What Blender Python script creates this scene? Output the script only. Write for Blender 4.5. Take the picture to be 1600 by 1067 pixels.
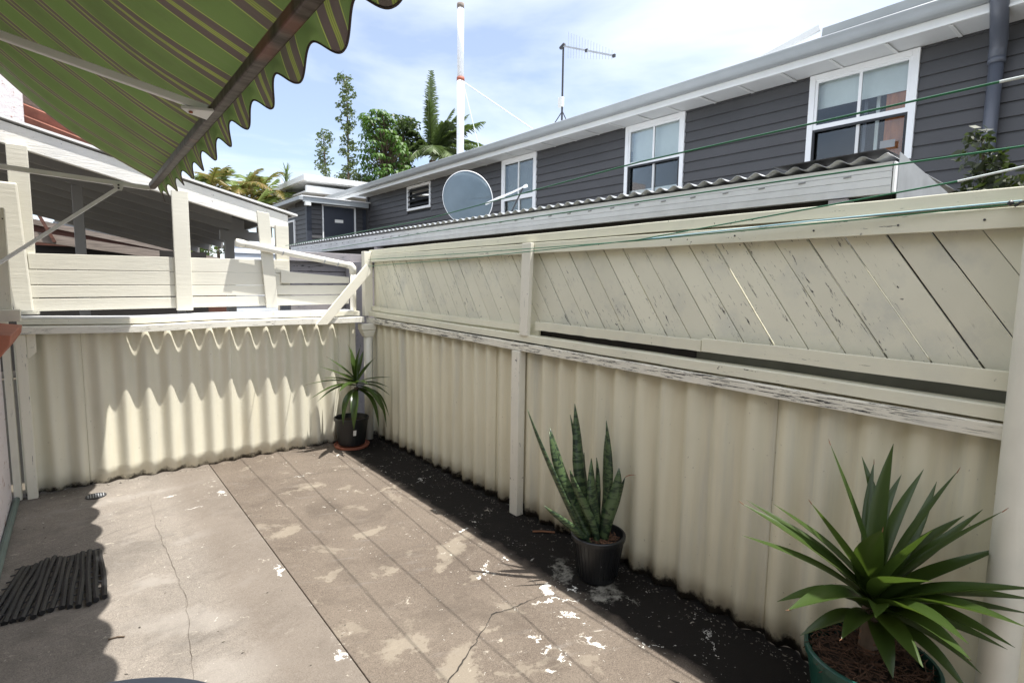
import bpy, math, random
from mathutils import Vector, Matrix
random.seed(7)
R = math.radians
for o in list(bpy.data.objects): bpy.data.objects.remove(o)
S = bpy.context.scene
COL = S.collection

# ------------------------------------------------------------------ camera
cam = bpy.data.cameras.new('camera'); camo = bpy.data.objects.new('camera', cam); COL.objects.link(camo)
cam.sensor_width = 36; cam.lens = 36 * 845.47 / 1600; cam.clip_start = 0.02; cam.clip_end = 3000
yaw, pitch, roll = R(39.034), R(-6.002), R(0.849)
fw = Vector((math.sin(yaw)*math.cos(pitch), math.cos(yaw)*math.cos(pitch), math.sin(pitch)))
rt = Vector((math.cos(yaw), -math.sin(yaw), 0)); up = rt.cross(fw)
r2 = math.cos(roll)*rt + math.sin(roll)*up; u2 = -math.sin(roll)*rt + math.cos(roll)*up
mw = Matrix((r2, u2, -fw)).transposed().to_4x4(); mw.translation = Vector((0, 0, 1.65))
camo.matrix_world = mw
S.camera = camo

# ------------------------------------------------------------------ light
SUN_DIR = Vector((0.238, -0.24, 1.0)).normalized()      # towards the sun
sd = bpy.data.lights.new('sun', 'SUN'); sd.energy = 3.7; sd.angle = R(0.5); sd.color = (1.0, 0.96, 0.9)
so = bpy.data.objects.new('sun', sd); COL.objects.link(so)
so.rotation_euler = SUN_DIR.to_track_quat('Z', 'Y').to_euler(); so.location = (0, 0, 30)
W = bpy.data.worlds.new('World'); S.world = W; W.use_nodes = True
nt = W.node_tree; nt.nodes.clear()
def N(nt, t, **k):
    n = nt.nodes.new(t)
    for a, b in k.items():
        if a.startswith('i_'): n.inputs[a[2:].replace('_', ' ')].default_value = b
        else: setattr(n, a, b)
    return n
sky = N(nt, 'ShaderNodeTexSky'); sky.sky_type = 'NISHITA'; sky.sun_disc = False
sky.sun_elevation = math.asin(SUN_DIR.z); sky.sun_rotation = math.atan2(SUN_DIR.x, SUN_DIR.y); sky.air_density = 1.0; sky.dust_density = 0.6; sky.ozone_density = 2.0
tc = N(nt, 'ShaderNodeTexCoord')
sep = N(nt, 'ShaderNodeSeparateXYZ'); nt.links.new(tc.outputs['Generated'], sep.inputs[0])
mz = N(nt, 'ShaderNodeMath', operation='ADD'); mz.inputs[1].default_value = 0.18; nt.links.new(sep.outputs['Z'], mz.inputs[0])
cb = N(nt, 'ShaderNodeCombineXYZ')
for i, ax in enumerate('XY'):
    d = N(nt, 'ShaderNodeMath', operation='DIVIDE'); nt.links.new(sep.outputs[ax], d.inputs[0]); nt.links.new(mz.outputs[0], d.inputs[1]); nt.links.new(d.outputs[0], cb.inputs[i])
mp = N(nt, 'ShaderNodeMapping'); mp.inputs['Scale'].default_value = (0.85, 1.1, 1); mp.inputs['Rotation'].default_value = (0, 0, 0.5); mp.inputs['Location'].default_value = (1.37, 0.62, 0)
nt.links.new(cb.outputs[0], mp.inputs[0])
n1 = N(nt, 'ShaderNodeTexNoise'); n1.inputs['Scale'].default_value = 0.75; n1.inputs['Detail'].default_value = 8; n1.inputs['Roughness'].default_value = 0.52; n1.inputs['Distortion'].default_value = 0.5
nt.links.new(mp.outputs[0], n1.inputs['Vector'])
cr = N(nt, 'ShaderNodeValToRGB'); cr.color_ramp.elements[0].position = 0.36; cr.color_ramp.elements[0].color = (0.22, 0.22, 0.22, 1); cr.color_ramp.elements[1].position = 0.62; cr.color_ramp.elements[1].color = (1, 1, 1, 1)
za = N(nt, 'ShaderNodeMapRange'); za.inputs[1].default_value = 0.28; za.inputs[2].default_value = 0.58; za.inputs[3].default_value = -0.10; za.inputs[4].default_value = 0.22
nt.links.new(sep.outputs['Z'], za.inputs[0]); ad = N(nt, 'ShaderNodeMath', operation='ADD'); nt.links.new(n1.outputs['Fac'], ad.inputs[0]); nt.links.new(za.outputs[0], ad.inputs[1]); nt.links.new(ad.outputs[0], cr.inputs[0])
mx = N(nt, 'ShaderNodeMix', data_type='RGBA'); nt.links.new(cr.outputs[0], mx.inputs[0]); nt.links.new(sky.outputs[0], mx.inputs[6]); mx.inputs[7].default_value = (7.0, 7.35, 8.2, 1)
bg = N(nt, 'ShaderNodeBackground'); bg.inputs['Strength'].default_value = 0.085
nt.links.new(mx.outputs[2], bg.inputs[0]); wo = N(nt, 'ShaderNodeOutputWorld'); nt.links.new(bg.outputs[0], wo.inputs[0])
S.view_settings.view_transform = 'Standard'; S.view_settings.look = 'None'; S.view_settings.gamma = 1; S.view_settings.use_curve_mapping = False
S.view_settings.exposure = 1.24
S.cycles.max_bounces = 8; S.cycles.diffuse_bounces = 5; S.cycles.transparent_max_bounces = 8

# ------------------------------------------------------------------ materials
def new_mat(name):
    m = bpy.data.materials.new(name); m.use_nodes = True
    b = m.node_tree.nodes['Principled BSDF']; return m, m.node_tree, b
def c4(c): return (c[0], c[1], c[2], 1)
def pos_map(nt, scale, rot=(0, 0, 0)):
    g = nt.nodes.new('ShaderNodeNewGeometry'); m = nt.nodes.new('ShaderNodeMapping')
    m.inputs['Scale'].default_value = scale; m.inputs['Rotation'].default_value = rot
    src = g.outputs['Position']
    if any(rot):
        r = nt.nodes.new('ShaderNodeMapping'); r.inputs['Rotation'].default_value = rot; nt.links.new(src, r.inputs[0]); src = r.outputs[0]; m.inputs['Rotation'].default_value = (0, 0, 0)
    nt.links.new(src, m.inputs[0]); return m.outputs[0]
def noise(nt, vec, sc, det=4, rough=0.55, dist=0.0):
    n = nt.nodes.new('ShaderNodeTexNoise'); n.inputs['Scale'].default_value = sc; n.inputs['Detail'].default_value = det
    n.inputs['Roughness'].default_value = rough; n.inputs['Distortion'].default_value = dist
    nt.links.new(vec, n.inputs['Vector']); return n.outputs['Fac']
def ramp(nt, fac, a, b, ca=0.0, cbv=1.0):
    r = nt.nodes.new('ShaderNodeMapRange'); r.inputs[1].default_value = a; r.inputs[2].default_value = b
    r.inputs[3].default_value = ca; r.inputs[4].default_value = cbv; nt.links.new(fac, r.inputs[0]); return r.outputs[0]
def mix(nt, fac, a, b):
    m = nt.nodes.new('ShaderNodeMix'); m.data_type = 'RGBA'
    if isinstance(fac, (int, float)): m.inputs[0].default_value = fac
    else: nt.links.new(fac, m.inputs[0])
    for i, v in ((6, a), (7, b)):
        if isinstance(v, tuple): m.inputs[i].default_value = c4(v)
        else: nt.links.new(v, m.inputs[i])
    return m.outputs[2]
def mth(nt, op, a, b=None):
    m = nt.nodes.new('ShaderNodeMath'); m.operation = op; m.use_clamp = False
    for i, v in enumerate((a, b)):
        if v is None: continue
        if isinstance(v, (int, float)): m.inputs[i].default_value = v
        else: nt.links.new(v, m.inputs[i])
    return m.outputs[0]
def bump(nt, b, h, st=0.3, d=0.01):
    n = nt.nodes.new('ShaderNodeBump'); n.inputs['Strength'].default_value = st; n.inputs['Distance'].default_value = d
    nt.links.new(h, n.inputs['Height']); nt.links.new(n.outputs[0], b.inputs['Normal'])
def obj_tint(nt, col, amt=0.08):
    oi = nt.nodes.new('ShaderNodeObjectInfo'); f = ramp(nt, oi.outputs['Random'], 0, 1, 1-amt, 1+amt*0.4)
    v = nt.nodes.new('ShaderNodeVectorMath'); v.operation = 'SCALE'
    nt.links.new(col, v.inputs[0]); nt.links.new(f, v.inputs['Scale']); return v.outputs[0]
def paint(name, col, stretch, wear=0.0, smudge=0.3, rot=(0, 0, 0), rough=0.55, tint=0.05, grain=0.25):
    """painted timber; stretch = mapping scale (small along the grain)"""
    m, nt, b = new_mat(name)
    p = pos_map(nt, stretch, rot); p0 = pos_map(nt, (1, 1, 1))
    base = mix(nt, ramp(nt, noise(nt, p0, 1.3, 3), 0.3, 0.7), tuple(c*0.92 for c in col), tuple(min(1, c*1.05) for c in col))
    sm = ramp(nt, noise(nt, p0, 4.5, 6, 0.65), 0.5, 0.78, 0, smudge)
    base = mix(nt, sm, base, (col[0]*0.62, col[1]*0.66, col[2]*0.76))
    g = noise(nt, p, 9, 6, 0.7)
    if wear > 0:
        a = ramp(nt, noise(nt, p, 14, 5, 0.75, 0.3), 0.70-0.22*wear, 0.72-0.22*wear)
        zone = ramp(nt, noise(nt, p0, 2.2, 3), 0.52-0.25*wear, 0.62-0.2*wear)
        k = mth(nt, 'MULTIPLY', a, zone)
        base = mix(nt, k, base, (0.035, 0.033, 0.03))
        sp = noise(nt, p0, 38, 3, 0.6); sk = mth(nt, 'MULTIPLY', ramp(nt, sp, 0.69, 0.71), ramp(nt, noise(nt, p0, 2.7, 2), 0.52, 0.58))
        base = mix(nt, sk, base, (0.04, 0.038, 0.034))
        h = mth(nt, 'SUBTRACT', g, mth(nt, 'MULTIPLY', a, 1.5))
    else: h = g
    base = obj_tint(nt, base, tint)
    nt.links.new(base, b.inputs['Base Color']); b.inputs['Roughness'].default_value = rough
    bump(nt, b, h, grain, 0.004)
    return m
def simple(name, col, rough=0.5, metal=0.0, var=0.12, sc=3.0, bsc=0, bst=0.1, tint=0.0, stretch=(1, 1, 1)):
    m, nt, b = new_mat(name); p = pos_map(nt, stretch)
    base = mix(nt, ramp(nt, noise(nt, p, sc, 5, 0.6), 0.3, 0.7), tuple(c*(1-var) for c in col), tuple(min(1, c*(1+var)) for c in col))
    if tint: base = obj_tint(nt, base, tint)
    nt.links.new(base, b.inputs['Base Color']); b.inputs['Roughness'].default_value = rough; b.inputs['Metallic'].default_value = metal
    if bsc: bump(nt, b, noise(nt, p, bsc, 4), bst, 0.005)
    return m
CREAM = (0.72, 0.70, 0.555); CREAM2 = (0.76, 0.73, 0.62)
M = {}
M['paint_y'] = paint('cream_paint_along_fence', CREAM, (6, 0.5, 6), 0.25, 0.3)
M['paint_y_worn'] = paint('weathered_cream_rail', (0.74, 0.71, 0.6), (5, 0.5, 9), 0.72, 0.3)
M['paint_diag'] = paint('cream_paint_diagonal_board', (0.715, 0.695, 0.56), (6, 0.7, 6), 0.38, 0.6, (R(-55.6), 0, 0), tint=0.1)
M['paint_x'] = paint('cream_paint_back_rail', CREAM2, (0.5, 6, 6), 0.3, 0.2)
M['paint_x_worn'] = paint('weathered_back_rail', (0.78, 0.76, 0.68), (0.6, 6, 9), 0.5, 0.2)
M['paint_z'] = paint('cream_paint_post', CREAM2, (6, 6, 0.5), 0.28, 0.25)
M['shelter'] = paint('off_white_shelter_paint', (0.70, 0.68, 0.59), (0.6, 6, 6), 0.0, 0.12, grain=0.5)
M['shelter_beam'] = paint('white_beam_paint', (0.82, 0.81, 0.77), (0.5, 5, 9), 0.1, 0.25, grain=0.9)
M['rafter'] = paint('grey_white_rafter', (0.30, 0.29, 0.28), (0.6, 6, 6), 0.0, 0.25)
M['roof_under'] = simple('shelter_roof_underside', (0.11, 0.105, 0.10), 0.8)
M['white_metal'] = simple('white_roof_metal', (0.82, 0.83, 0.84), 0.4, 0, 0.05)
# corrugated fibro
def fibro(name, col, sm, foot=0.0):
    m, nt, b = new_mat(name); p = pos_map(nt, (1, 1, 1)); ps = pos_map(nt, (7, 7, 0.55))
    base = mix(nt, ramp(nt, noise(nt, p, 1.1, 4), 0.3, 0.7), tuple(c*0.9 for c in col), tuple(c*1.04 for c in col))
    base = mix(nt, ramp(nt, noise(nt, ps, 1.1, 5, 0.6), 0.52, 0.75, 0, sm), base, (0.42, 0.45, 0.44))
    base = mix(nt, ramp(nt, noise(nt, ps, 2.0, 3, 0.6), 0.5, 0.75, 0, 0.3), base, (0.62, 0.54, 0.36))
    sz = nt.nodes.new('ShaderNodeSeparateXYZ'); g = nt.nodes.new('ShaderNodeNewGeometry'); nt.links.new(g.outputs['Position'], sz.inputs[0])
    low = ramp(nt, mth(nt, 'ADD', sz.outputs['Z'], mth(nt, 'MULTIPLY', noise(nt, p, 14, 5, 0.7), -0.16)), -0.052-foot, -0.022-foot, 1, 0)
    base = mix(nt, low, base, (0.05, 0.045, 0.035))
    pits = mth(nt, 'MULTIPLY', ramp(nt, noise(nt, p, 55, 2), 0.73, 0.75), 0.7)
    base = mix(nt, pits, base, (0.35, 0.32, 0.25))
    base = obj_tint(nt, base, 0.04)
    nt.links.new(base, b.inputs['Base Color']); b.inputs['Roughness'].default_value = 0.42
    bump(nt, b, mth(nt, 'ADD', noise(nt, pos_map(nt, (8, 8, 60)), 1.0, 4, 0.7), noise(nt, p, 60, 3)), 0.12, 0.003)
    return m
M['fibro_r'] = fibro('cream_corrugated_right', (0.74, 0.70, 0.53), 0.55)
M['fibro_b'] = fibro('cream_corrugated_back', (0.74, 0.71, 0.58), 0.25, 0.022)
M['pvc'] = simple('cream_painted_pvc', (0.76, 0.74, 0.66), 0.35, 0, 0.05, bsc=40, bst=0.05)
M['pvc_r'] = simple('cream_downpipe_paint', (0.70, 0.68, 0.58), 0.35, 0, 0.08, bsc=50, bst=0.05)
M['weatherboard'] = simple('charcoal_weatherboard', (0.060, 0.060, 0.064), 0.55, 0, 0.1, 1.5, 30, 0.05, 0.05)
M['dark_trim'] = simple('dark_blue_grey_trim', (0.034, 0.04, 0.056), 0.5)
M['gutter'] = simple('pale_grey_gutter', (0.36, 0.385, 0.40), 0.35, 0, 0.05)
M['fascia'] = simple('white_fascia', (0.74, 0.75, 0.74), 0.5, 0, 0.04)
M['soffit'] = simple('white_soffit', (0.66, 0.67, 0.67), 0.6, 0, 0.05)
M['downpipe'] = simple('grey_downpipe', (0.09, 0.10, 0.125), 0.35, 0, 0.05)
M['frame'] = simple('white_window_frame', (0.80, 0.81, 0.82), 0.35, 0, 0.03)
M['screen'] = simple('black_fly_screen', (0.018, 0.02, 0.024), 0.6)
M['blind'] = simple('pale_roller_blind', (0.82, 0.84, 0.82), 0.8, 0, 0.06)
M['interior'] = simple('dark_room_interior', (0.03, 0.032, 0.035), 0.9)
M['orange_wood'] = simple('orange_brown_cupboard', (0.42, 0.13, 0.035), 0.5, 0, 0.25, 4, stretch=(8, 8, 1))
M['galv'] = simple('galvanised_metal', (0.42, 0.44, 0.46), 0.4, 0.2, 0.14, 6)
M['zinc'] = simple('pale_zinc_gutter', (0.62, 0.64, 0.66), 0.4, 0.0, 0.10, 5)
M['slot'] = simple('gutter_slot', (0.25, 0.26, 0.27), 0.6)
M['alu'] = simple('aluminium', (0.80, 0.81, 0.83), 0.4, 0.0, 0.05)
M['dark_metal'] = simple('dark_metal', (0.05, 0.05, 0.055), 0.5, 0.3)
M['dark_void'] = simple('near_black_fill', (0.025, 0.022, 0.02), 0.9)  # near-black that paints shade behind the fence boards and under the carport
M['redbrown'] = simple('red_brown_stained_timber', (0.11, 0.045, 0.03), 0.7, 0, 0.3, 5, stretch=(1, 1, 6))
M['grey_wood'] = simple('grey_weathered_timber', (0.24, 0.20, 0.17), 0.85, 0, 0.35, 5, 20, 0.4, stretch=(0.6, 5, 8))
M['wire'] = simple('green_plastic_wire', (0.015, 0.12, 0.05), 0.35, 0, 0.1)
M['wire_white'] = simple('bare_white_line', (0.62, 0.68, 0.66), 0.5)
M['blue_line'] = simple('pale_blue_line', (0.35, 0.55, 0.62), 0.5)
M['black_pot'] = simple('black_plastic_pot', (0.012, 0.013, 0.014), 0.38, 0, 0.2, 8)
M['green_pot'] = simple('dark_green_plastic_pot', (0.008, 0.06, 0.045), 0.32, 0, 0.1, 8)
M['terracotta'] = simple('terracotta', (0.36, 0.13, 0.08), 0.75, 0, 0.15, 8)
M['soil'] = simple('dark_soil', (0.03, 0.018, 0.012), 0.95, 0, 0.5, 40, 60, 0.9)
M['mulch'] = simple('straw_mulch', (0.13, 0.065, 0.035), 0.9, 0, 0.5, 30, tint=0.5)
M['bark'] = simple('tree_bark', (0.11, 0.08, 0.055), 0.9, 0, 0.3, 12, 30, 0.6)
M['rubber'] = simple('black_rubber', (0.009, 0.009, 0.010), 0.6, 0, 0.4, 20, 60, 0.4, 0.2)
M['table'] = simple('grey_blue_tabletop', (0.15, 0.165, 0.20), 0.4, 0, 0.04)
M['label'] = simple('white_sticker', (0.75, 0.75, 0.72), 0.5)
M['dish'] = simple('blue_grey_dish', (0.12, 0.165, 0.20), 0.55, 0, 0.08, 4)
M['brown_bar'] = None
M['spill'] = simple('dried_white_paint', (0.80, 0.79, 0.73), 0.5, 0, 0.06, 10, 40, 0.2)
M['crack'] = simple('dark_crack', (0.03, 0.026, 0.022), 0.95)
M['flue'] = simple('white_flue_pipe', (0.84, 0.86, 0.90), 0.35, 0, 0.03)
M['rust'] = simple('rusty_band', (0.32, 0.10, 0.06), 0.7)
M['pale_board'] = simple('pale_blue_weatherboard', (0.62, 0.66, 0.72), 0.6)
M['tile'] = simple('terracotta_roof_tile', (0.24, 0.09, 0.06), 0.7, 0, 0.25, 5, tint=0.2)
M['joint_dirt'] = simple('brown_joint_dirt', (0.07, 0.055, 0.042), 0.95)
M['under_green'] = simple('mossy_grey_board', (0.13, 0.135, 0.11), 0.8, 0, 0.2, 4)
M['ground'] = simple('bare_soil_ground', (0.10, 0.085, 0.06), 0.95, 0, 0.3, 0.4)
# front bar: brown paint with pale rubbed bands
m, nt, b = new_mat('faded_brown_bar'); p = pos_map(nt, (2, 9, 2)); p0 = pos_map(nt, (1, 1, 1))
base = mix(nt, ramp(nt, noise(nt, p, 3.0, 5, 0.7), 0.42, 0.68), (0.05, 0.035, 0.030), (0.15, 0.122, 0.114))
base = mix(nt, ramp(nt, noise(nt, p0, 1.9, 2), 0.56, 0.62, 0, 0.55), base, (0.30, 0.12, 0.09))
nt.links.new(base, b.inputs['Base Color']); b.inputs['Roughness'].default_value = 0.5; M['brown_bar'] = m
# peeling painted wall
m, nt, b = new_mat('peeling_pink_white_wall'); p0 = pos_map(nt, (1, 1, 1))
n_ = noise(nt, p0, 9, 6, 0.7)
base = mix(nt, ramp(nt, n_, 0.60, 0.63), (0.66, 0.61, 0.61), (0.36, 0.22, 0.18))
base = mix(nt, ramp(nt, noise(nt, p0, 22, 4), 0.66, 0.70), base, (0.2, 0.15, 0.13))
nt.links.new(base, b.inputs['Base Color']); b.inputs['Roughness'].default_value = 0.9; bump(nt, b, n_, 0.9, 0.02); M['peel'] = m
# old grey weathered wall (behind corner)
M['oldwall'] = paint('old_flaking_whitewash', (0.34, 0.32, 0.33), (0.8, 3, 4), 0.42, 0.7, rough=0.9, grain=0.7)
# glass
m, nt, b = new_mat('window_glass'); nt.nodes.remove(b)
gl = nt.nodes.new('ShaderNodeBsdfGlossy'); gl.inputs['Roughness'].default_value = 0.02; tr = nt.nodes.new('ShaderNodeBsdfTransparent'); tr.inputs[0].default_value = (0.95, 0.98, 0.98, 1)
fr = nt.nodes.new('ShaderNodeFresnel'); fr.inputs[0].default_value = 1.5; ms = nt.nodes.new('ShaderNodeMixShader')
nt.links.new(ramp(nt, fr.outputs[0], 0, 1, 0.03, 0.9), ms.inputs[0]); nt.links.new(tr.outputs[0], ms.inputs[1]); nt.links.new(gl.outputs[0], ms.inputs[2])
nt.links.new(ms.outputs[0], nt.nodes['Material Output'].inputs[0]); M['glass'] = m
# awning fabric: stripes across Y, period 0.33, brown pair with yellow-green centre
def fabric(name, bright, tl_):
    m, nt, b = new_mat(name)
    g = nt.nodes.new('ShaderNodeNewGeometry'); s = nt.nodes.new('ShaderNodeSeparateXYZ'); nt.links.new(g.outputs['Position'], s.inputs[0])
    wob = mth(nt, 'MULTIPLY', mth(nt, 'SUBTRACT', noise(nt, pos_map(nt, (1, 1, 1)), 1.6, 2), 0.5), 0.02)
    y = mth(nt, 'ADD', s.outputs['Y'], wob)
    f = mth(nt, 'MODULO', mth(nt, 'ADD', mth(nt, 'DIVIDE', mth(nt, 'SUBTRACT', y, 2.15), 0.33), 40.5), 1.0)   # stripe centre at 0.5
    d = mth(nt, 'ABSOLUTE', mth(nt, 'SUBTRACT', f, 0.5))
    G = tuple(c*bright for c in (0.125, 0.185, 0.055)); Bn = tuple(c*bright for c in (0.105, 0.080, 0.070)); Yg = tuple(c*bright for c in (0.32, 0.36, 0.09))
    def band(a, bb, wdt=0.006):
        u = ramp(nt, d, a-wdt, a+wdt); v = ramp(nt, d, bb-wdt, bb+wdt, 1, 0); return mth(nt, 'MULTIPLY', u, v)
    col = mix(nt, band(0.055, 0.235), G, Bn)
    col = mix(nt, ramp(nt, d, 0.05, 0.062, 1, 0), col, tuple(c*0.75 for c in Yg))
    col = mix(nt, band(0.018, 0.026, 0.003), col, tuple(c*0.6 for c in G))
    col = mix(nt, band(0.240, 0.256, 0.004), col, Yg)
    pp = pos_map(nt, (1, 1, 1))
    col = mix(nt, ramp(nt, noise(nt, pp, 2.5, 5, 0.65), 0.46, 0.72, 0, 0.5), col, (0.075*bright, 0.085*bright, 0.04*bright)); col = mix(nt, ramp(nt, noise(nt, pos_map(nt, (1, 9, 1)), 3.0, 6, 0.7), 0.5, 0.75, 0, 0.25), col, (0.17*bright, 0.18*bright, 0.10*bright))
    b.inputs['Roughness'].default_value = 0.85; nt.links.new(col, b.inputs['Base Color'])
    tl = nt.nodes.new('ShaderNodeBsdfTranslucent'); nt.links.new(col, tl.inputs[0]); ms = nt.nodes.new('ShaderNodeMixShader'); ms.inputs[0].default_value = tl_
    bump(nt, b, noise(nt, pp, 120, 2), 0.1, 0.002)
    nt.links.new(b.outputs[0], ms.inputs[1]); nt.links.new(tl.outputs[0], ms.inputs[2]); nt.links.new(ms.outputs[0], nt.nodes['Material Output'].inputs[0])
    return m
M['canopy'] = fabric('striped_green_canopy', 0.85, 0.15); M['valance'] = fabric('striped_green_valance', 0.85, 0.25)
# leaves
def leafmat(name, col, col2, trans=0.35, rough=0.4, bands=None, spec=0.5):
    m, nt, b = new_mat(name); p = pos_map(nt, (1, 1, 1))
    oi = nt.nodes.new('ShaderNodeObjectInfo'); gi = nt.nodes.new('ShaderNodeNewGeometry')
    f = mth(nt, 'ADD', mth(nt, 'MULTIPLY', gi.outputs['Random Per Island'], 0.6), mth(nt, 'MULTIPLY', oi.outputs['Random'], 0.4))
    c = mix(nt, f, col, col2)
    if bands:
        n = noise(nt, pos_map(nt, (14, 14, 42)), 1.0, 4, 0.6, 1.2); c = mix(nt, ramp(nt, n, 0.47, 0.55), c, bands)
    b.inputs['Roughness'].default_value = rough; nt.links.new(c, b.inputs['Base Color'])
    tl = nt.nodes.new('ShaderNodeBsdfTranslucent'); nt.links.new(mix(nt, 0.5, c, (0.16, 0.26, 0.03)), tl.inputs[0]); ms = nt.nodes.new('ShaderNodeMixShader'); ms.inputs[0].default_value = trans
    nt.links.new(b.outputs[0], ms.inputs[1]); nt.links.new(tl.outputs[0], ms.inputs[2]); nt.links.new(ms.outputs[0], nt.nodes['Material Output'].inputs[0])
    return m
M['yucca'] = leafmat('yucca_leaf', (0.022, 0.045, 0.010), (0.058, 0.095, 0.020), 0.25, 0.32)
M['snake'] = leafmat('snake_plant_leaf', (0.075, 0.12, 0.05), (0.10, 0.15, 0.065), 0.12, 0.35, (0.018, 0.035, 0.02))
M['tree_a'] = leafmat('umbrella_tree_leaf', (0.03, 0.085, 0.012), (0.085, 0.18, 0.025), 0.3, 0.55)
M['tree_b'] = leafmat('dark_tree_leaf', (0.035, 0.06, 0.02), (0.08, 0.12, 0.035), 0.3, 0.5)
M['bamboo'] = leafmat('slender_tree_leaf', (0.05, 0.075, 0.03), (0.12, 0.15, 0.06), 0.3, 0.5)
M['palm'] = leafmat('palm_leaflet', (0.06, 0.10, 0.03), (0.14, 0.18, 0.07), 0.3, 0.45)
M['palm_gold'] = leafmat('golden_palm_leaflet', (0.12, 0.16, 0.04), (0.34, 0.20, 0.06), 0.35, 0.5)
M['palm_lime'] = leafmat('lime_palm_leaflet', (0.18, 0.25, 0.06), (0.24, 0.30, 0.09), 0.35, 0.5)
M['vine'] = leafmat('vine_leaf', (0.016, 0.024, 0.010), (0.045, 0.05, 0.018), 0.15, 0.6)
M['dead_leaf'] = simple('dead_brown_leaf', (0.22, 0.10, 0.05), 0.8)

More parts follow.
